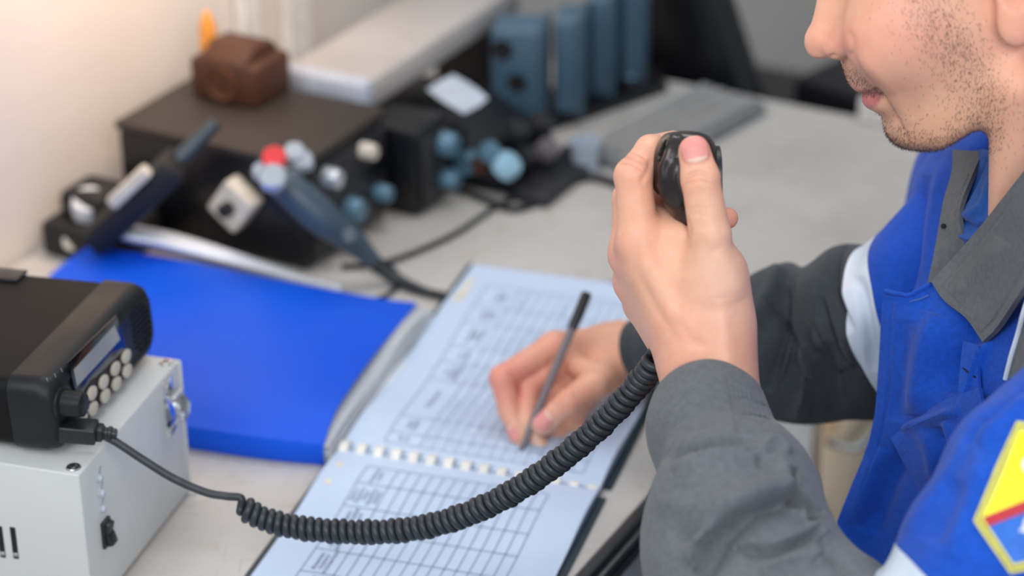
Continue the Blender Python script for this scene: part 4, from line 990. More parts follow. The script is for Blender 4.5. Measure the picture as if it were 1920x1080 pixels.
def stitch(W, poly, mat, parent, step=9, dash=6, r=.00028, lift=.0003, name='stitching'):
    """dashes of thread lying on a surface along a drawn line"""
    Q = proj(W); dW = depth(W); L = even(crom(poly, 60), 400); s = np.r_[0, np.cumsum(np.hypot(*np.diff(L, axis=0).T))]; m = MB(); a = 0
    while a + dash < s[-1]:
        pts = []
        for k in (a, a + dash / 2, a + dash):
            x, y = np.interp(k, s, L[:, 0]), np.interp(k, s, L[:, 1]); d = np.hypot(Q[:, 0] - x, Q[:, 1] - y); d2 = d + (dW - dW.min()) * 20; i = np.argsort(d)[:6]; i = i[dW[i] < dW[i].min() + .01]
            pts.append(U(x, y, dW[i].mean() - lift))
        m.tube(pts, r, 5); a += step
    return m.build(name, mat, parent)
M_tblue = plain('blue thread', (52, 92, 176), .7); M_tgrey = plain('grey thread', (116, 118, 120), .7)
# far front of the jacket and the far shoulder
o, W = sheet('jacket_far_front', [[(1752, 280, 1.82), (1740, 288, 1.70), (1772, 283, 1.64), (1806, 283, 1.60)], [(1742, 320, 1.82), (1715, 328, 1.71), (1755, 330, 1.645), (1800, 335, 1.605)], [(1735, 375, 1.82), (1704, 378, 1.71), (1740, 390, 1.65), (1786, 400, 1.61)],
    [(1735, 450, 1.80), (1701, 450, 1.70), (1728, 470, 1.645), (1772, 480, 1.605)], [(1730, 540, 1.78), (1694, 540, 1.68), (1715, 560, 1.635), (1756, 560, 1.605)], [(1720, 660, 1.76), (1682, 660, 1.67), (1700, 660, 1.63), (1745, 660, 1.61)]], 60, 60, M_cblue, .0016,
    [([(1735, 330), (1722, 400), (1716, 500)], 9, -.004, 'g'), ([(1765, 300), (1750, 380), (1735, 520)], 10, .003, 'g')], wob=.0012)
# inner shirt round the neck
o, W = sheet('shirt', [[(1826, 282, 1.585), (1846, 280, 1.570), (1862, 285, 1.545), (1885, 290, 1.50)], [(1815, 330, 1.578), (1834, 328, 1.562), (1858, 322, 1.538), (1882, 330, 1.50)], [(1800, 378, 1.572), (1822, 378, 1.552), (1856, 372, 1.530), (1880, 380, 1.50)],
    [(1793, 425, 1.570), (1815, 430, 1.550), (1846, 425, 1.528), (1880, 430, 1.50)], [(1800, 490, 1.568), (1822, 490, 1.548), (1850, 480, 1.528), (1880, 480, 1.51)], [(1800, 540, 1.57), (1822, 540, 1.56), (1850, 530, 1.535), (1880, 520, 1.52)]], 90, 70, M_shirt, .0016,
    [([(1852, 296), (1838, 330), (1815, 372), (1800, 392)], 6, -.006, 's'), ([(1862, 330), (1850, 375), (1828, 398), (1802, 405)], 9, .004, 'g'), ([(1800, 412), (1825, 425), (1850, 420)], 5, -.004, 'g'), ([(1796, 440), (1822, 448), (1842, 440)], 5, .003, 'g')], wob=.0006)
# far collar
o, W = sheet('jacket_far_collar', [[(1786, 280, 1.605), (1812, 282, 1.585), (1842, 284, 1.575)], [(1784, 322, 1.598), (1806, 324, 1.578), (1824, 326, 1.566)], [(1769, 375, 1.592), (1788, 374, 1.574), (1805, 372, 1.560)], [(1759, 430, 1.590), (1780, 420, 1.572), (1798, 408, 1.558)], [(1750, 480, 1.588), (1780, 470, 1.570), (1808, 452, 1.556)], [(1736, 545, 1.588), (1775, 530, 1.574), (1818, 500, 1.560)]], 60, 40, M_cgrey, .003)
stitch(W, [(1816, 326), (1798, 372), (1791, 410), (1800, 452)], M_tgrey, o)
m = MB(); c = U(1769, 424, 1.577); m.lathe([(.0018, -.001), (.0018, .0006), (.0008, .0009)], 12, frame(c, RT, UP, -FW)); k_ = m.build('snag', M_dark, o)
# near front panel with the closing edge
PF = [[(1657, 545, 1.585), (1702, 552, 1.572), (1748, 533, 1.570), (1850, 470, 1.525), (1965, 420, 1.45)], [(1652, 620, 1.590), (1710, 625, 1.563), (1790, 625, 1.535), (1880, 620, 1.49), (1990, 600, 1.42)], [(1646, 700, 1.600), (1705, 705, 1.570), (1790, 710, 1.53), (1880, 720, 1.48), (1990, 720, 1.42)],
      [(1640, 780, 1.610), (1700, 785, 1.580), (1785, 790, 1.53), (1880, 800, 1.48), (1990, 820, 1.42)], [(1623, 850, 1.625), (1685, 860, 1.600), (1770, 870, 1.55), (1870, 890, 1.49), (1980, 900, 1.43)], [(1592, 925, 1.640), (1660, 940, 1.620), (1750, 960, 1.575), (1850, 980, 1.51), (1960, 1000, 1.45)],
      [(1563, 1000, 1.655), (1640, 1020, 1.640), (1735, 1050, 1.595), (1840, 1080, 1.54), (1950, 1100, 1.47)], [(1545, 1100, 1.670), (1630, 1120, 1.655), (1730, 1150, 1.62), (1830, 1180, 1.57), (1950, 1200, 1.50)]]
panel, PW = sheet('jacket_near_front', PF, 220, 170, M_cblue, .0022,
    [([(1840, 580), (1800, 650), (1780, 740)], 26, -.011, 'g'), ([(1760, 590), (1735, 680), (1722, 780)], 26, .008, 'g'), ([(1700, 600), (1690, 700), (1684, 790)], 18, -.003, 'g'), ([(1860, 640), (1835, 700), (1820, 760)], 14, .008, 's'), ([(1700, 840), (1668, 900), (1630, 1000)], 20, -.008, 'g'), ([(1660, 840), (1630, 900), (1600, 980)], 18, .004, 'g'),
     ([(1676, 560), (1668, 650), (1662, 760), (1645, 850), (1610, 940)], 3, -.0007, 'g'), ([(1812, 580), (1800, 660), (1790, 740)], 3, -.0006, 'g'), ([(1658, 560), (1700, 566), (1745, 550)], 3, -.0008, 'g')], wob=.0010, freq=26)
stitch(PW, [(1676, 566), (1671, 650), (1664, 750), (1650, 835), (1620, 910), (1592, 975)], M_tblue, panel)
stitch(PW, [(1815, 610), (1806, 670), (1792, 730)], M_tblue, panel)
m = MB(); L = [PW[np.hypot(*(proj(PW) - np.array(p)).T).argmin()] - FW * .0008 for p in crom([(1659, 547), (1700, 553), (1722, 545), (1746, 532)], 24)]; m.tube(L, .0016, 8); m.build('top_hem', M_cblue, panel)
m = MB(); bt = [U(x, y, depth(PW[np.hypot(*(proj(PW) - np.array((x, y))).T).argmin()]) - .0008) for x, y in crom([(1706, 566), (1724, 561), (1742, 554)], 16)]; m.tube(bt, .0009, 6); m.build('buttonhole', M_tblue, panel)
# strap with two bar tacks
o, W = sheet('jacket_strap', [[(1806, 640, 1.522), (1836, 648, 1.504)], [(1800, 690, 1.520), (1834, 700, 1.500)], [(1796, 735, 1.516), (1838, 752, 1.494)]], 30, 20, M_cblue, .002, wob=.0006)
stitch(W, [(1806, 690), (1818, 700), (1830, 708)], M_dark, o, 5, 4, .0006, name='bar_tack')
# pocket flap
o, W = sheet('pocket_flap', [[(1668, 820, 1.598), (1712, 788, 1.573), (1768, 752, 1.528), (1836, 726, 1.485)], [(1676, 836, 1.592), (1722, 818, 1.560), (1780, 795, 1.514), (1845, 780, 1.470)], [(1700, 882, 1.585), (1742, 862, 1.548), (1795, 840, 1.505), (1860, 820, 1.46)], [(1728, 930, 1.580), (1768, 905, 1.545), (1810, 880, 1.505), (1870, 860, 1.46)]], 90, 90, M_cblue, .0024,
    [([(1690, 806), (1740, 790), (1800, 770)], 10, .005, 'g'), ([(1756, 800), (1760, 850), (1764, 900)], 10, -.006, 'g'), ([(1775, 790), (1790, 840)], 9, .004, 'g'), ([(1720, 800), (1740, 840), (1752, 900)], 12, .003, 'g')], wob=.0008)
stitch(W, [(1682, 818), (1700, 850), (1720, 888), (1740, 916)], M_tblue, o); stitch(W, [(1690, 808), (1735, 788), (1790, 764)], M_tblue, o)
# near collar lying over the panel
collar_, W = sheet('jacket_near_collar', [[(1746, 528, 1.560), (1770, 563, 1.546), (1812, 597, 1.520), (1843, 641, 1.500)], [(1790, 480, 1.542), (1818, 520, 1.522), (1850, 560, 1.500), (1870, 614, 1.482)], [(1838, 424, 1.505), (1862, 460, 1.486), (1890, 505, 1.466), (1904, 562, 1.452)], [(1885, 366, 1.458), (1908, 396, 1.444), (1934, 440, 1.430), (1944, 500, 1.424)], [(1946, 288, 1.415), (1970, 312, 1.405), (1995, 350, 1.396), (2010, 420, 1.392)]], 130, 110, M_cgrey, .0040,
    [([(1757, 552), (1800, 500), (1850, 440), (1910, 360)], 3.0, -.0005, 'g'), ([(1838, 628), (1866, 598), (1896, 548), (1922, 500)], 3.5, -.0010, 'g'), ([(1790, 560), (1830, 520), (1880, 450)], 22, .003, 'g')], wob=.0006)
stitch(W, [(1764, 552), (1790, 573), (1820, 596), (1836, 620)], M_tgrey, collar_); stitch(W, [(1838, 622), (1862, 596), (1890, 548), (1915, 500)], M_tgrey, collar_)
# grey shoulder insert with white piping
o, W = sheet('shoulder_insert', [[(1926, 566, 1.440), (1960, 575, 1.416), (1995, 580, 1.39)], [(1908, 620, 1.456), (1950, 630, 1.422), (1990, 640, 1.39)], [(1884, 714, 1.466), (1940, 690, 1.425), (1990, 690, 1.39)]], 30, 30, M_cgrey, .002)
m = MB(); m.tube(crom([U(1929, 556, 1.436), U(1918, 590, 1.442), U(1909, 625, 1.452), U(1896, 668, 1.458), U(1885, 712, 1.462)], 30), .0017, 8); m.build('piping', M_refl, o)
# ---- sleeves
def sleeve(name, st, ncirc, nlen, bands, S, wob, label=None, freq=26):
    """bands: (end station index, material) along the sleeve"""
    G = strip(st, ncirc, nlen); V, F = striptube(G, False); F = orient(V, F); N = vnormals(V, F)
    V = strokes(V, N, S); N = vnormals(V, F)
    V = V + N * (wob * (np.sin(V[:, 0] * freq + 2.2 * np.sin(V[:, 2] * freq * .8 + 1)) * np.sin(V[:, 2] * freq * 1.1 + V[:, 1] * freq * .6) + .4 * np.sin(V[:, 0] * 70 + V[:, 2] * 55 + 2 * np.sin(V[:, 1] * 60))))[:, None]
    st_f = np.linspace(0, len(st) - 1, nlen); rowm = np.zeros(nlen - 1, int); b0 = 0; outs = []
    for k, (e, mat, nm) in enumerate(bands):
        b1 = np.searchsorted(st_f, e) if k < len(bands) - 1 else nlen - 1
        R = F.reshape(nlen - 1, ncirc, 4)[b0:b1].reshape(-1, 4); ids = np.unique(R); mp = np.full(len(V), -1); mp[ids] = np.arange(len(ids))
        o = mesh(nm, V[ids], mp[R], mat, person); sm = o.modifiers.new('cloth', 'SOLIDIFY'); sm.thickness = .0015; sm.offset = -1; outs.append(o); b0 = b1
    return outs, V
far_st = [((1745, 300), (1850, 640), 1.70, .06), ((1702, 372), (1800, 690), 1.70, .065), ((1652, 440), (1752, 735), 1.71, .065), ((1617, 472), (1716, 762), 1.72, .065), ((1560, 470), (1660, 782), 1.735, .06), ((1502, 500), (1560, 788), 1.75, .055), ((1462, 490), (1490, 792), 1.76, .055), ((1402, 523), (1412, 788), 1.78, .052), ((1310, 562), (1320, 770), 1.80, .045), ((1235, 588), (1250, 742), 1.825, .038), ((1190, 600), (1212, 728), 1.835, .034)]
fs, FV = sleeve('far_sleeve', far_st, 160, 300, [(2.0, M_cblue, 'far_upper_sleeve'), (3.0, M_refl, 'far_reflective_band'), (10, M_cgrey_shade, 'far_lower_sleeve')],
    [([(1590, 470), (1570, 540), (1600, 620)], 16, -.008, 's'), ([(1500, 505), (1530, 580), (1580, 700)], 20, .009, 'g'), ([(1545, 560), (1570, 640), (1590, 690)], 10, -.009, 's'), ([(1478, 540), (1470, 640), (1440, 740)], 18, -.010, 's'), ([(1462, 495), (1440, 560), (1400, 620)], 14, .007, 'g'), ([(1430, 560), (1470, 600), (1520, 720)], 12, -.006, 's'), ([(1500, 640), (1510, 720), (1490, 785)], 14, .008, 'g'), ([(1560, 640), (1550, 720), (1570, 775)], 14, -.007, 'g'), ([(1610, 520), (1625, 600), (1640, 700)], 10, -.006, 'g')], .003)
near_st = [((2040, 560), (2290, 800), 1.365, .070), ((1938, 678), (2210, 900), 1.350, .073), ((1828, 778), (2130, 1000), 1.335, .075), ((1752, 895), (2030, 1110), 1.330, .073), ((1688, 1025), (1900, 1235), 1.330, .070), ((1642, 1076), (1800, 1320), 1.335, .068), ((1612, 1042), (1640, 1390), 1.345, .068), ((1588, 1010), (1440, 1390), 1.360, .068), ((1562, 972), (1290, 1270), 1.375, .066), ((1546, 935), (1212, 1092), 1.395, .064), ((1538, 905), (1205, 1000), 1.410, .062),
           ((1514, 862), (1229, 930), 1.425, .058), ((1486, 830), (1231, 882), 1.435, .053), ((1458, 806), (1214, 830), 1.443, .047), ((1446, 765), (1211, 792), 1.450, .043), ((1428, 728), (1228, 758), 1.456, .039), ((1396, 706), (1252, 739), 1.460, .036)]
Sn = [([(1240, 866), (1300, 836), (1370, 826), (1420, 830)], 9, -.0065, 'g'), ([(1262, 880), (1330, 852), (1400, 850), (1446, 842)], 16, .0045, 'g'), ([(1395, 845), (1420, 850), (1432, 880)], 6, -.004, 'g'), ([(1430, 822), (1462, 830), (1478, 850)], 7, .004, 'g'),
      ([(1304, 1090), (1322, 1030), (1372, 975), (1440, 940), (1510, 930)], 28, -.017, 's'), ([(1290, 1060), (1310, 1010), (1360, 955), (1430, 918), (1500, 905)], 22, .008, 'g'), ([(1380, 1015), (1440, 1025), (1500, 1005), (1545, 985)], 18, -.011, 's'), ([(1420, 1075), (1480, 1045), (1550, 1040)], 18, .007, 'g'),
      ([(1490, 880), (1494, 912), (1520, 940), (1545, 962)], 13, -.014, 's'), ([(1476, 905), (1490, 935), (1525, 960)], 10, .005, 'g'), ([(1250, 1000), (1310, 995), (1380, 960)], 14, -.004, 'g'), ([(1225, 940), (1300, 950), (1370, 930)], 20, .003, 'g'), ([(1450, 850), (1470, 890), (1470, 930)], 14, .005, 'g'),
      ([(1830, 790), (1790, 860), (1745, 930), (1705, 1000)], 12, .003, 'g'), ([(1935, 700), (1890, 770), (1850, 800), (1810, 840)], 14, -.007, 's'), ([(1930, 740), (1880, 800), (1840, 830)], 14, .004, 'g'), ([(1800, 900), (1780, 960), (1750, 1020)], 22, -.004, 'g'), ([(1860, 860), (1810, 960), (1790, 1050)], 24, .003, 'g'), ([(1545, 1000), (1580, 1060), (1590, 1100)], 14, -.006, 'g')]
for k in range(8):
    x = 1376 + k * 9; Sn.append(([(x, 708 + k * 2.6), (x + 6 + k * .2, 752 + k * 2), (x + 13 + k * .5, 824)], 4.0, -.0010, 'g'))
for y0, y1 in ((742, 752), (776, 786)): Sn.append(([(1376, y0), (1405, y0 + 3), (1450, y1 + 12)], 2.5, -.0010, 'g'))
Sn.append(([(1366, 706), (1376, 760), (1386, 826)], 2.5, -.0012, 'g'))
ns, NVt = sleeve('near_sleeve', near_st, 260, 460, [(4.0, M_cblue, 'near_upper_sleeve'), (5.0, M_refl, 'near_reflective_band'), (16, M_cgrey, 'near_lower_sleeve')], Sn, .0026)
stitch(NVt[depth(NVt) < 1.46], [(1264, 745), (1300, 728), (1340, 716), (1366, 712)], M_tgrey, ns[2]); stitch(NVt[depth(NVt) < 1.45], [(1368, 716), (1378, 765), (1388, 822)], M_tgrey, ns[2])
# ---- badge on the upper sleeve
SQ = proj(NVt); SDp = depth(NVt)
def on_sleeve(px, py, lift):
    d = np.hypot(SQ[:, 0] - px, SQ[:, 1] - py); i = np.argsort(d)[:14]; i = i[SDp[i] < SDp[i].min() + .02]; w_ = 1 / (d[i] + 2); return U(px, py, (SDp[i] * w_).sum() / w_.sum() - lift)
def drape(name, poly, lift, mat, parent):
    bm = bmesh.new(); vs = [bm.verts.new((x, y, 0)) for x, y in poly]; bm.faces.new(vs); bmesh.ops.triangulate(bm, faces=bm.faces)
    for _ in range(3): bmesh.ops.subdivide_edges(bm, edges=[e for e in bm.edges if e.calc_length() > 22], cuts=1, use_grid_fill=True)
    bmesh.ops.triangulate(bm, faces=bm.faces); bm.verts.index_update()
    V = np.array([on_sleeve(v.co.x, v.co.y, lift) for v in bm.verts]); F = [[v.index for v in f.verts] for f in bm.faces]; bm.free()
    o = mesh(name, V, F, mat, parent, False); s = o.modifiers.new('t', 'SOLIDIFY'); s.thickness = .0007; return o
M_yel = plain('bright yellow embroidery', (255, 246, 40), .6, scale=300, var=.05); M_yel2 = plain('pale yellow edging', (226, 220, 104), .6, scale=300); M_red = plain('red embroidery', (190, 42, 56), .6, scale=300); M_bblue = plain('badge blue embroidery', (30, 104, 204), .6, scale=300); M_wht = plain('white embroidery', (230, 230, 230), .6, scale=300)
hexp = np.array([(1826, 977), (1866, 880), (1907, 791), (1990, 802), (2030, 880), (2045, 960), (1985, 1058), (1894, 1075)], float); cen = np.array([1940, 935])
def inset(k, dx=0): d = hexp - cen; r = np.hypot(*d.T)[:, None]; return cen + d * (1 - k / r)
badge = drape('sleeve_badge', hexp, .0020, M_yel2, ns[0]); badge['label'] = 'yellow, red and blue badge'
drape('border_line', inset(8), .0026, M_dark, badge); drape('border', inset(11), .0030, M_yel2, badge)
ins = inset(19)
ya = ins[0] + (ins[1] - ins[0]) * .02
drape('upper_field', [tuple(ins[0]), tuple(ins[1]), tuple(ins[2]), tuple(ins[3]), tuple(ins[4]), (2018, 908)], .0035, M_yel, badge)
drape('stripe', [tuple(ins[0] + (0, 0)), (2018, 900), (2022, 922), tuple(ins[0] + (9, 17))], .0039, M_red, badge)
drape('lower_field', [tuple(ins[0] + (9, 15)), (2022, 920), tuple(ins[5]), tuple(ins[6]), tuple(ins[7])], .0036, M_bblue, badge)
drape('white_mark', [(1936 + 20 * math.cos(a), 872 + 17 * math.sin(a)) for a in np.linspace(0, 2 * math.pi, 20)[:-1]], .0041, M_wht, badge)
drape('white_mark', [(1909, 995), (1917, 990), (1921, 972), (1932, 966), (1936, 992), (1926, 1000)], .0041, M_wht, badge)
# ---- back of the jacket, hidden trunk, trousers
sh_n = U(2170, 620, 1.45); sh_f = U(1830, 420, 1.80); nk = U(2058, 440, 1.56); ch_ = U(1960, 720, 1.64); hip = np.array([.52, 1.44, -.20]); kn = [np.array([.20, 1.30, -.20]), np.array([.27, 1.51, -.20])]; ft = [np.array([.26, 1.27, FLOOR + .07]), np.array([.32, 1.50, FLOOR + .07])]
def trunkfn(X, g=0.0):
    d = cap(X, nk, nk - np.array([0, 0, .10]), .062, .07); d = smin(d, cap(X, sh_n, sh_f, .062, .062), .06)
    up = (nk * .25 + (sh_n + sh_f) * .375); ax = nrm(hip - up); sd = nrm(sh_f - sh_n); fr_ = np.cross(ax, sd)
    d = smin(d, ell(X, up * .6 + hip * .4 + np.array([.02, 0, 0]), np.array([ax, sd, fr_]), (.26, .19, .115)), .05); d = smin(d, ell(X, hip + np.array([0, 0, .02]), np.array([ax, sd, fr_]), (.13, .185, .13)), .06)
    return d - g
def chestcut(X, x0): return (x0 + .35 * np.maximum(1.40 - X[:, 1], -.1)) - X[:, 0]
n_hand = sum(len(v) for v in body_V)
lo = np.array([.1, 1.05, -.45]); hi = np.array([.80, 1.95, .45])
V, F = surface(lambda X: smax(trunkfn(X, -.016), chestcut(X, .335), .03), lo, hi, .008); body_add(V, F, np.tile(SKIN, (len(V), 1)))
trunk_V = V
def jackfn(X):
    d = trunkfn(X, .006)
    d = smax(d, -cap(X, nk - np.array([.03, 0, .03]), nk + np.array([-.06, 0, .25]), .075, .10), .02)
    d = smax(d, -(cap(X, U(1700, 500, 1.62), U(1660, 1000, 1.62), .075, .09)), .02)
    d = smax(d, chestcut(X, .335), .02)
    d = smin(d, cap(X, U(2075, 490, 1.505), U(2185, 700, 1.385), .045, .066), .025)
    d = smax(d, -cap(X, nk - np.array([0, 0, .02]), nk + np.array([-.02, 0, .25]), .062, .08), .01)
    return smax(d, (hip[2] - .10) - X[:, 2], .01)
V, F = surface(jackfn, lo, hi, .007); V = relax(V, F, 3, .5); N = vnormals(V, F); V = V + N * (.003 * np.sin(V[:, 2] * 40 + 3 * np.sin(V[:, 1] * 22)))[:, None]
mesh('jacket_back', V, F, M_cblue, person)
# the collar where it runs round the nape
rows = []
for a in np.linspace(-1.45, 1.75, 9):
    dr = np.array([math.cos(a) * .95, math.sin(a) * 1.05, 0]); up_ = math.cos(a) * .012
    rows.append([nk + dr * r_ + np.array([.008, 0, z_ + up_]) for r_, z_ in ((.066, .060), (.069, .066), (.078, .050), (.094, .012))])
solid('jacket_collar_back', bic(rows, 60, 24), M_cgrey, .003, person)
def legfn(X):
    d = ell(X, hip, np.eye(3), (.15, .19, .12))
    for s, k, f_ in ((-1, kn[0], ft[0]), (1, kn[1], ft[1])):
        d = smin(d, cap(X, hip + np.array([-.02, s * .09, -.01]), k, .092, .070), .04); d = smin(d, cap(X, k, f_, .068, .058), .03)
    return d
V, F = surface(legfn, np.array([-.02, 1.15, FLOOR + .03]), np.array([.75, 1.75, .0]), .010); V = relax(V, F, 2, .5); mesh('trousers', V, F, M_trs, person)
def shoefn(X):
    d = None
    for f_ in ft:
        e = cap(X, f_ + np.array([.02, 0, -.02]), f_ + np.array([-.15, .0, -.035]), .048, .036); d = e if d is None else np.minimum(d, e)
    return smax(d, FLOOR + .001 - X[:, 2], .004)
M_shoe = plain('black leather', (24, 24, 26), .45)
for k_, f_ in enumerate(ft):
    V, F = surface(lambda X: smax(cap(X, f_ + np.array([.02, 0, -.02]), f_ + np.array([-.15, .0, -.035]), .048, .036), FLOOR + .002 - X[:, 2], .004), f_ + np.array([-.25, -.09, -.09]), f_ + np.array([.12, .09, .09]), .007); mesh('shoe', V, F, M_shoe, person)
V = np.concatenate(body_V); F = np.concatenate(body_F); C = np.concatenate(body_C)
offs = np.cumsum([0] + [len(v) for v in body_V])
# arms run on inside the sleeves and join the trunk
br = []
def bridge(va, fb):
    """tube from the open end of a forearm into the trunk"""
    pass
def link(k, path, r):
    m = MB(); m.tube(crom(path, 24), r, 14); return np.array(m.V), m.F
arms = [(0, [U(1450, 1090, HD - .07), U(1600, 1270, 1.345), U(1880, 1080, 1.335), U(2090, 760, 1.38), sh_n]), (1, [wj(1440, 650, .05), U(1590, 630, 1.735), U(1700, 560, 1.73), U(1770, 480, 1.77), sh_f])]
extra_V = [V]; extra_F = F.tolist(); nn = len(V); seam = []
for k, path in arms:
    av, af = link(k, path, .036); b = nn; extra_V.append(av); extra_F += [[b + int(i) for i in f] for f in af]; nn += len(av)
    hv = body_V[k]; a0 = offs[k] + np.argmin(np.linalg.norm(hv - av[0], axis=1)); t0 = offs[3] + np.argmin(np.linalg.norm(body_V[3] - av[-1], axis=1))
    extra_F += [[int(a0), b, b + 1], [int(t0), b + len(av) - 1, b + len(av) - 2]]
h0 = offs[2] + np.argmin(np.linalg.norm(body_V[2] - nk, axis=1)); d_ = np.linalg.norm(body_V[3] - V[h0], axis=1).argsort()[:2]
extra_F.append([int(h0), int(offs[3] + d_[0]), int(offs[3] + d_[1])])
V = np.concatenate(extra_V); C = np.concatenate([C, np.tile(SKIN, (len(V) - len(C), 1))])
mesh('body', V, extra_F, M_skin, person, True, cols=C)
# ------------------------------------------------------------------ equipment along the wall
def WP(px, py, b=1.32): return RP(px, py, D(0, b), E2)
def ab(X): return X @ E1, X @ E2
M_eq = plain('charcoal painted steel', (34, 34, 38), .4, var=.15); M_eqb = plain('black device front', (12, 13, 18), .35)
M_eqtop = plain('dusty brown-black lid', (50, 43, 39), .6, scale=10, var=.2); M_silv = plain('satin silver knob', (196, 204, 214), .25, metal=.6)
M_blk = plain('matt black rubber', (18, 19, 22), .6); M_bluek = plain('blue-grey knob', (92, 128, 150), .3, metal=.2); M_lamp = plain('red cap', (214, 60, 64), .35); M_cream = plain('cream plastic', (206, 200, 188), .45)
def knob(name, p, ax, r, h, mat, parent):
    z = nrm(ax); x = nrm(np.cross(z, [.3, .2, .9])); m = MB(); m.lathe([(r, -.001), (r, h * .7), (r * .85, h), (.00002, h)], 20, frame(p, x, np.cross(z, x), z)); return m.build(name, mat, parent)
# base transceiver
a0, a1, b0, b1, h = 1.575, 1.715, 1.065, 1.268, .106
tr = thing('base_transceiver', 'large black base-station transceiver against the wall behind the blue folder', 'radio', D((a0 + a1) / 2, (b0 + b1) / 2))
m = MB(); m.box((a1 - a0, b1 - b0, h - .006), .005, 2, Dfr((a0 + a1) / 2, (b0 + b1) / 2, h / 2 - .003 + .003)); m.build('case', M_eqb, tr)
m = MB(); m.box((a1 - a0 + .004, b1 - b0 + .004, .008), .003, 2, Dfr((a0 + a1) / 2, (b0 + b1) / 2, h + .001)); m.build('lid', M_eqtop, tr)
m = MB(); m.box((a1 - a0 - .012, .006, h - .02), .003, 2, Dfr((a0 + a1) / 2, b0 - .002, h / 2)); fp = m.build('front_panel', M_eq, tr)
for a, z, r, mt in ((1.605, .086, .010, M_silv), (1.64, .040, .012, M_bluek), (1.667, .088, .008, M_cream), (1.69, .036, .009, M_bluek), (1.60, .035, .009, M_blk)):
    knob('knob', D(a, b0 - .005, z), -E2, r, .014, mt, tr)
m = MB(); m.box((.035, .003, .020), .001, 1, Dfr(1.69, b0 - .0055, .064)); m.build('display_window', M_bez, tr)
for a in (a0 + .02, a1 - .02):
    for b in (b0 + .02, b1 - .02): m = MB(); m.lathe([(.008, 0), (.008, .004)], 12, Dfr(a, b, 0)); m.build('foot', M_blk, tr)
# second black receiver behind it
r0, r1, s0_, s1_, rh = 1.722, 1.780, 1.035, 1.285, .088
rc = thing('receiver', 'black receiver with two bluish knobs between the large transceiver and the knob console', 'receiver', D((r0 + r1) / 2, (s0_ + s1_) / 2))
m = MB(); m.box((r1 - r0, s1_ - s0_, rh), .005, 2, Dfr((r0 + r1) / 2, (s0_ + s1_) / 2, rh / 2 + .0004)); m.build('case', M_eqb, rc)
m = MB(); m.box((r1 - r0 - .01, .006, rh - .02), .003, 2, Dfr((r0 + r1) / 2, s0_ - .002, rh / 2)); m.build('front_panel', M_eq, rc)
knob('knob', D(1.762, s0_ - .005, .064), -E2, .012, .014, M_bluek, rc); knob('knob', D(1.765, s0_ - .005, .026), -E2, .010, .014, M_bluek, rc)
m = MB(); m.box((.05, .10, .002), .0008, 1, Dfr((r0 + r1) / 2, 1.247, rh + .0012)); m.build('lid_plate', M_eqtop, rc)
# plug block on its near side
p = RP(456, 372, D(a0, 0), E1); m = MB(); T = frame(p - E1 * .012, nrm(E2 * .8 + EZ * .6), nrm(-E2 * .6 + EZ * .8), E1)
pb = thing('power_plug', 'cream square plug block stuck in the near side of the black transceiver', 'plug', p)
m.box((.036, .040, .022), .004, 2, T); m.build('plug_body', M_cream, pb); m = MB(); m.lathe([(.007, -.020), (.007, -.010)], 12, T); m.build('plug_boss', M_blk, pb)
# small speaker box on the lid
c = RP(420, 195, np.array([0, 0, h + .005]), EZ); ca, cb = ab(c); cb = min(cb, 1.255)
sb = thing('speaker_box', 'small dark extension speaker, coloured brown after lens flare, on the lid of the black transceiver', 'speaker', D(ca + .03, cb, h + .005))
M_brn = plain('flare-tinted brown', (74, 42, 26), .6, scale=20)  # lens flare tint put into the dark case colour
m = MB(); m.box((.060, .075, .040), .005, 2, Dfr(ca + .03, cb, h + .005 + .0205)); m.build('case', M_brn, sb)
m = MB(); m.lathe([(.016, -.001), (.016, .003), (.015, .001), (.004, -.001), (.00002, -.001)], 24, frame(D(ca + .03 - .030, cb, h + .025), E2, EZ, -E1)); m.build('speaker_cone', plain('flare-tinted cone', (88, 50, 28), .6), sb)
m = MB(); m.prism([(-.03, 0), (.03, 0), (.018, .012), (-.010, .014)], .05, frame(D(ca + .03, cb + .025, h + .0452), E1, EZ, -E2), 0, .002); m.build('carry_bracket', M_brn, sb)
# handset with red and white caps, its grey lead
ht = thing('handset', 'grey-blue tubular handset with red and white caps leaning on the transceiver', 'handset', P(640, 430, .05))
M_tube = plain('grey-blue rubber', (62, 80, 94), .4, scale=30)
q0 = RP(497, 292, D(a0 - .03, 0), E1); q0 = P(497, 300, .115); pts = [q0, P(540, 350, .098), P(600, 405, .072), P(660, 452, .045), P(700, 490, .024)]
m = MB(); m.tube(crom(pts, 40), np.interp(np.linspace(0, 1, 40), [0, .25, .5, .8, 1], [.012, .0155, .0165, .011, .0075]), 18); m.build('grip', M_tube, ht)
for (px, py, z), mt, r in (((515, 300, .126), M_lamp, .011), ((512, 336, .118), M_silv, .0125), ((553, 290, .115), M_silv, .010), ((568, 305, .108), M_silv, .010), ((490, 325, .110), M_silv, .008)):
    knob('cap', P(px, py, z), -FW * .8 + EZ * .4, r, .009, mt, ht)
lead_pts = [P(700, 490, .022), P(740, 522, .008), P(790, 545, .0045), P(838, 557, .0045), P(900, 574, .0040), P(1000, 566, .0038), P(1080, 545, .0042), P(1130, 538, .0045), P(1190, 532, .0045), P(1260, 520, .0045), P(1330, 470, .0045)]
m = MB(); m.tube(crom(lead_pts, 140), np.r_[np.linspace(.0075, .0048, 30), np.full(110, .0042)], 12); m.build('lead', plain('dark rubber lead', (34, 40, 46), .45), ht)
knob('collar', P(655, 442, .062), -FW, .007, .003, M_tube, ht)
def cable(label, pts, r, z=None):
    m = MB(); m.tube(crom([P(x, y, (z or r) + .0004) for x, y in pts], 90), r, 10); o = m.build('cable', M_blk); tag(o, label, 'cable'); return o
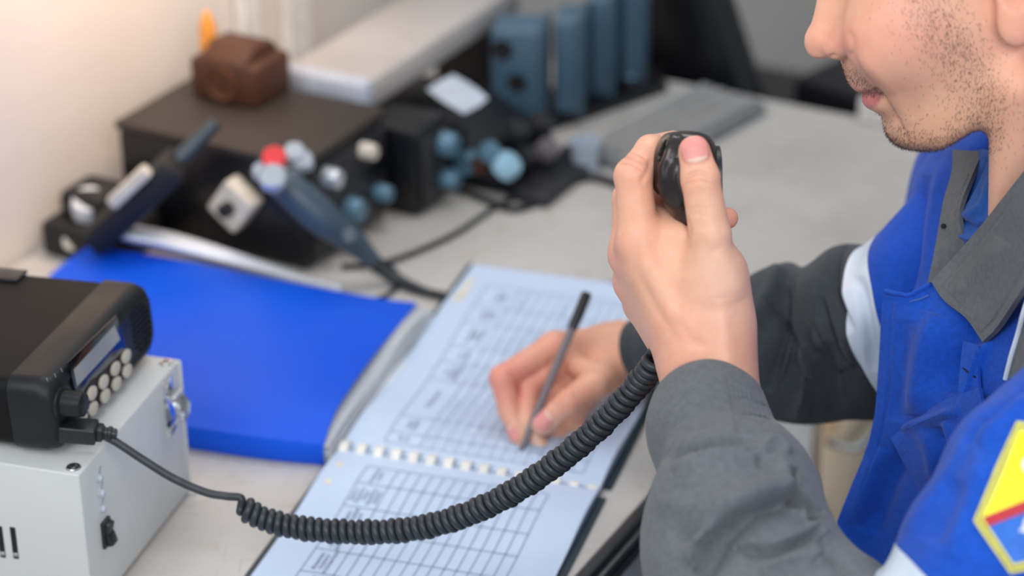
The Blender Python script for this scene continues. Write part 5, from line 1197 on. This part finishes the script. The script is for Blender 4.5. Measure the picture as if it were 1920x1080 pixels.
cable('thin black cable running across the desk from the transceiver to the knob console', [(640, 500), (700, 496), (760, 480), (850, 440), (930, 388), (985, 362)], .0026)
cable('short loop of thin black cable beside the corner of the blue folder', [(690, 566), (720, 556), (742, 540), (748, 520), (728, 498), (700, 508)], .0022)
cable('black cable bundled on the desk between transceiver and knob console', [(790, 372), (812, 356), (850, 352), (905, 372), (960, 392), (1010, 380)], .0034)
cable('black cable on the desk behind the raised hand', [(1060, 342), (1110, 332), (1160, 345), (1215, 366), (1260, 392)], .0040)
# clutter at the near end: charger with portable radio, roll of tape
ch = thing('charger_cradle', 'black charger cradle with a white cap beside the wall behind the blue folder', 'charger', P(190, 452, 0))
ca, cb = ab(P(205, 448, 0)); cb = min(cb, 1.262)
m = MB(); ca -= .018; m.box((.075, .085, .034), .006, 2, Dfr(ca, cb, .0172)); m.box((.05, .05, .03), .008, 2, Dfr(ca + .005, cb + .008, .045)); m.build('cradle', M_blk, ch)
knob('white_cap', P(172, 402, .034), EZ - FW * .8, .017, .024, plain('white cap', (206, 210, 216), .4), ch)
knob('knob', P(140, 452, .016), -FW, .010, .012, M_cream, ch)
pr = thing('portable_radio', 'black handheld radio with long antenna leaning between charger and transceiver', 'radio', P(260, 430, .02))
ax_ = [P(190, 438, .042), P(255, 378, .075), P(300, 335, .098)]
m = MB(); d_ = nrm(ax_[2] - ax_[0]); x = nrm(np.cross(d_, EZ)); y = np.cross(d_, x); m.box((.026, .040, .115), .006, 2, frame(ax_[1], y, x, d_)); m.build('body', M_blk, pr)
m = MB(); m.tube([ax_[2], P(350, 285, .118), P(405, 230, .14)], np.array([.009, .008, .006]), 12); m.build('antenna', plain('blue-black rubber', (44, 58, 70), .4), pr)
m = MB(); m.box((.012, .012, .05), .003, 2, frame(P(243, 350, .10), y, x, d_)); m.build('belt_clip', M_cream, pr)
# console with knobs
a0, a1, b0, b1, h = 1.801, 1.905, .985, 1.19, .060
cs = thing('knob_console', 'black console with rows of shiny round knobs in the middle of the row of devices', 'console', D((a0 + a1) / 2, (b0 + b1) / 2))
m = MB(); m.prism([(0, 0), (b1 - b0, 0), (b1 - b0, h), (.07, h), (0, .024)], a1 - a0, frame(D(a0, b0, .003), E2, EZ, E1), 0, .004); m.build('case', M_eqb, cs)
for k, (px, py, r, mt) in enumerate(((880, 302, .0125, M_bluek), (945, 316, .0145, plain('pale blue knob', (150, 190, 212), .3)), (912, 290, .010, M_bluek), (905, 305, .009, M_brn), (965, 250, .012, M_eq), (1012, 238, .012, M_eq), (1022, 286, .012, plain('mauve-grey knob', (104, 98, 104), .35)), (860, 240, .010, M_eq), (815, 262, .009, M_eq), (985, 300, .009, M_eq))):
    p = RP(px, py, D(a0, 0), E1); a_, b_ = ab(p)
    if b_ > b0 + .02: knob('knob', p, -E1, r, .012, mt, cs)
    else:
        nn_ = nrm(-E2 * .058 / .09 + EZ * .07 / .09); p = RP(px, py, D(0, b0, .033), nn_); knob('knob', p, nn_, r, .012, mt, cs)
m = MB(); m.box((a1 - a0 + .03, .045, .010), .003, 2, Dfr((a0 + a1) / 2 + .01, b0 - .026, .0055)); m.build('front_ledge', M_eq, cs)
# paper and small lamp on the console
gp = bic([[P(800, 168, .090), P(830, 150, .100), P(850, 140, .100)], [P(830, 190, .090), P(862, 172, .098), P(885, 160, .100)], [P(870, 214, .090), P(900, 198, .094), P(915, 184, .096)]], 14, 14)
o = solid('paper_sheet', gp, plain('bluish paper', (176, 188, 204), .6), .0005, None); tag(o, 'small bluish paper slip lying on the black knob console', 'paper')
# long light grey case on the wall side
ca, cb = 1.735, 1.146
lg = thing('flat_case', 'long flat light grey case lying along the wall on top of the devices', 'case', D(ca + .2, cb, .09))
M_lg = plain('light grey enamel', (176, 172, 170), .45, scale=8); M_lgf = plain('pale blue-grey end cap', (178, 186, 200), .4)
m = MB(); m.box((.30, .095, .030), .006, 2, Dfr(ca + .165, cb, .1040)); m.build('case_body', M_lg, lg)
m = MB(); m.box((.022, .098, .033), .008, 2, Dfr(ca + .008, cb, .1052)); m.build('end_cap', M_lgf, lg)
for k in (.29,): m = MB(); m.box((.02, .08, .089), .003, 1, Dfr(ca + k, cb, .0448)); m.build('stand', M_eq, lg)
# row of blue-grey modules
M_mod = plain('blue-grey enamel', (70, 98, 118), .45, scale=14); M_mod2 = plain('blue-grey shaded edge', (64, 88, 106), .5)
rk = thing('module_rack', 'dark base rack that carries the four blue-grey modules', 'rack', P(1090, 225, 0))
mods = [(968, 224, .030), (1062, 216, .026), (1122, 184, .024), (1180, 162, .024)]
p_a = P(985, 232, .012); p_b = P(1200, 160, .012); rd = nrm(p_b - p_a); rn = np.array([-rd[1], rd[0], 0])
m = MB(); m.box((np.linalg.norm(p_b - p_a) + .06, .07, .012), .003, 2, frame((p_a + p_b) / 2 + rn * .022 - EZ * .0055, rd, rn, EZ)); m.build('base_plate', M_eqb, rk)
names = ['upright blue-grey module with two dark round holes, nearest in the rack', 'blue-grey module second in the rack, behind the one with holes', 'blue-grey module third in the rack', 'blue-grey module at the far end of the rack by the black chair']
for k, (px, py, wd) in enumerate(mods):
    p = P(px, py, .0125); t_ = thing('equipment_module', names[k], 'module', p, 'blue-grey modules in the rack')
    fx = nrm(E1 * .35 - E2 * .94); fy = np.cross(EZ, fx); hh = .098 + .006 * k
    m = MB(); m.box((wd * 1.75 if k == 0 else wd * 1.05, .050, hh), .006, 3, frame(p + fy * .025 + EZ * (hh / 2), fx, fy, EZ)); m.build('module_case', M_mod, t_)
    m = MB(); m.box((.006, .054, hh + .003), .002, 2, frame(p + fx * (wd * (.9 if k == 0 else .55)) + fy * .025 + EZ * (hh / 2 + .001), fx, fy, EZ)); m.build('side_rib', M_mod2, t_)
    if k == 0:
        for (x_, z_, r_) in ((-.014, .075, .011), (.001, .040, .010)):
            m = MB(); m.lathe([(r_, -.002), (r_, .0008), (r_ * .8, .0002), (.00002, .0002)], 20, frame(p + fx * x_ + EZ * z_ - fy * .0004, fx, EZ, -fy)); m.build('hole', M_blk, t_)
# keyboard at the right of the devices
kc = P(1215, 250, .0); ky = thing('keyboard', 'flat grey keyboard lying on the desk right of the knob console', 'keyboard', kc)
kx = nrm(P(1330, 185, 0) - P(1095, 305, 0)); kyv = np.array([-kx[1], kx[0], 0]); L_ = np.linalg.norm(P(1330, 185, 0) - P(1095, 305, 0))
m = MB(); m.box((L_, .085, .014), .004, 2, frame((P(1212, 245, 0) - E2 * .030) + EZ * .0075, kx, kyv, EZ)); m.build('keyboard_case', plain('mid grey plastic', (128, 130, 132), .5), ky)
for r in range(4):
    m = MB()
    for c_ in range(12): m.box((L_ / 14, .014, .006), .0015, 1, frame((P(1212, 245, 0) - E2 * .030) + kx * ((c_ - 5.5) * L_ / 13) + kyv * ((r - 1.5) * .018) + EZ * .0165, kx, kyv, EZ))
    m.build('key_row', plain('grey keycaps', (150, 150, 150), .5) if r == 0 else bpy.data.materials['grey keycaps'], ky)
pc = thing('plastic_cup', 'short pale blue plastic cup next to the near end of the keyboard', 'cup', P(1112, 312, 0)); m = MB(); T = frame(P(1098, 318, .0003), E1, E2, EZ); m.lathe([(.012, 0), (.016, .030), (.0165, .031), (.015, .031), (.0115, .002), (.00002, .0015)], 24, T); m.build('cup_wall', plain('pale blue plastic', (178, 190, 204), .4), pc)
sw = thing('desk_phone', 'black desk telephone with bluish buttons at the far end of the desk', 'telephone', P(1250, 162, 0)); m = MB(); m.box((.06, .055, .02), .006, 2, Dfr(2.105, 1.0, .0105)); m.build('phone_base', M_eqb, sw)
for a_, b_ in ((2.09, .99), (2.12, 1.0), (2.10, 1.015)): knob('button', D(a_, b_, .0205), EZ, .010, .004, M_bluek, sw)
# white cable trunking on the wall
for k, (px, py, wd, lab) in enumerate(((467, 75, .022, 'narrow white vertical cable trunking on the wall, left of the wider one'), (560, 150, .036, 'wide white vertical cable trunking on the wall above the transceiver'))):
    p = WP(px, py, 1.31); a_, b_ = ab(p); m = MB(); m.box((wd, .016, .60), .002, 1, Dfr(a_, 1.3105, p[2] + .30)); o = m.build('cable_trunking', plain('bright white plastic', (240, 238, 234), .4)); tag(o, lab, 'trunking')
p = P(598, 172, .135); a_, b_ = ab(p); ob = thing('glue_bottle', 'small orange-capped bottle standing behind the transceiver', 'bottle', D(a_, 1.24, 0))
m = MB(); T = Dfr(a_ + .03, 1.25, .0004); m.lathe([(.011, 0), (.012, .09), (.012, .12), (.007, .135), (.007, .14)], 20, T); m.build('bottle_body', M_cream, ob); m = MB(); m.lathe([(.009, .14), (.008, .165), (.003, .178), (.00002, .179)], 20, T); m.build('cap', plain('orange cap', (226, 150, 60), .4), ob)
# black chair beyond the desk, black trunk
oc = thing('office_chair', 'black office chair with a sloping padded back beyond the far end of the desk', 'chair', D(2.45, 1.02, FLOOR))
def CP(px, py, a=2.20): return RP(px, py, D(a, 0), E1)
pl = [CP(1196, 260), CP(1188, -60), CP(1240, -110), CP(1310, -70), CP(1340, 10), CP(1398, 185), CP(1430, 270)]
loc2 = [((p @ -E2), p[2]) for p in pl]; m = MB(); 
if sum(loc2[i][0] * loc2[(i + 1) % 7][1] - loc2[(i + 1) % 7][0] * loc2[i][1] for i in range(7)) < 0: loc2 = loc2[::-1]
m.prism(loc2, .06, frame(E1 * 2.26, -E2, EZ, -E1), 0, .015); m.build('backrest', M_eqb, oc)
ca, cb = 2.5, 1.07
m = MB(); m.box((.46, .36, .08), .03, 3, Dfr(2.56, cb, -.27)); m.build('seat', M_eqb, oc)
m = MB(); m.box((.05, .08, .40), .01, 2, Dfr(2.285, cb, -.18)); m.build('back_bracket', M_eqb, oc)
m = MB(); m.lathe([(.025, 0), (.025, .36)], 16, Dfr(2.56, cb, FLOOR + .06)); m.build('post', M_eq, oc)
for k in range(5):
    a = k * 2 * math.pi / 5; m = MB(); m.tube([D(2.56, cb, FLOOR + .10), D(2.56 + .19 * math.cos(a), cb + .19 * math.sin(a), FLOOR + .06)], np.array([.025, .018]), 10); m.lathe([(.00002, -.025), (.02, -.018), (.025, 0), (.02, .018), (.00002, .025)], 14, frame(D(2.56 + .19 * math.cos(a), cb + .19 * math.sin(a), FLOOR + .026), EZ, E2, E1)); m.build('leg', M_eq, oc)
zt = -.03; e0 = P(1392, 190, zt); e1b = P(1545, 118, zt); td = nrm(e1b - e0); tn = np.array([td[1], -td[0], 0]); Lk = np.linalg.norm(e1b - e0) + .06
tk = thing('storage_trunk', 'low black storage trunk on the floor beyond the far edge of the desk', 'trunk', e0 + tn * .25 + td * .3 + np.array([0, 0, FLOOR - zt]))
m = MB(); c = e0 + td * (Lk / 2 + .10) + tn * .40; c[2] = (zt - .05 + FLOOR) / 2; m.box((Lk, .80, zt - .05 - FLOOR), .01, 2, frame(c, td, tn, EZ)); m.build('trunk_body', M_eqb, tk)
m = MB(); c = c.copy(); c[2] = zt - .025; m.box((Lk + .01, .81, .05), .012, 2, frame(c, td, tn, EZ)); m.build('lid', plain('black lid', (16, 16, 22), .5), tk)
# added warm light that imitates a lens flare on the wall
l = bpy.data.lights.new('flare_glow', 'AREA'); l.spread = math.radians(110); l.energy = 1.9; l.color = (1, .70, .50); l.size = .25; lo_ = bpy.data.objects.new('flare_glow', l); COL.objects.link(lo_); lo_.location = D(1.66, 1.02, .62)
lo_.rotation_euler = (Vector(D(1.62, 1.32, .42)) - Vector(D(1.66, 1.02, .62))).to_track_quat('-Z', 'Y').to_euler()
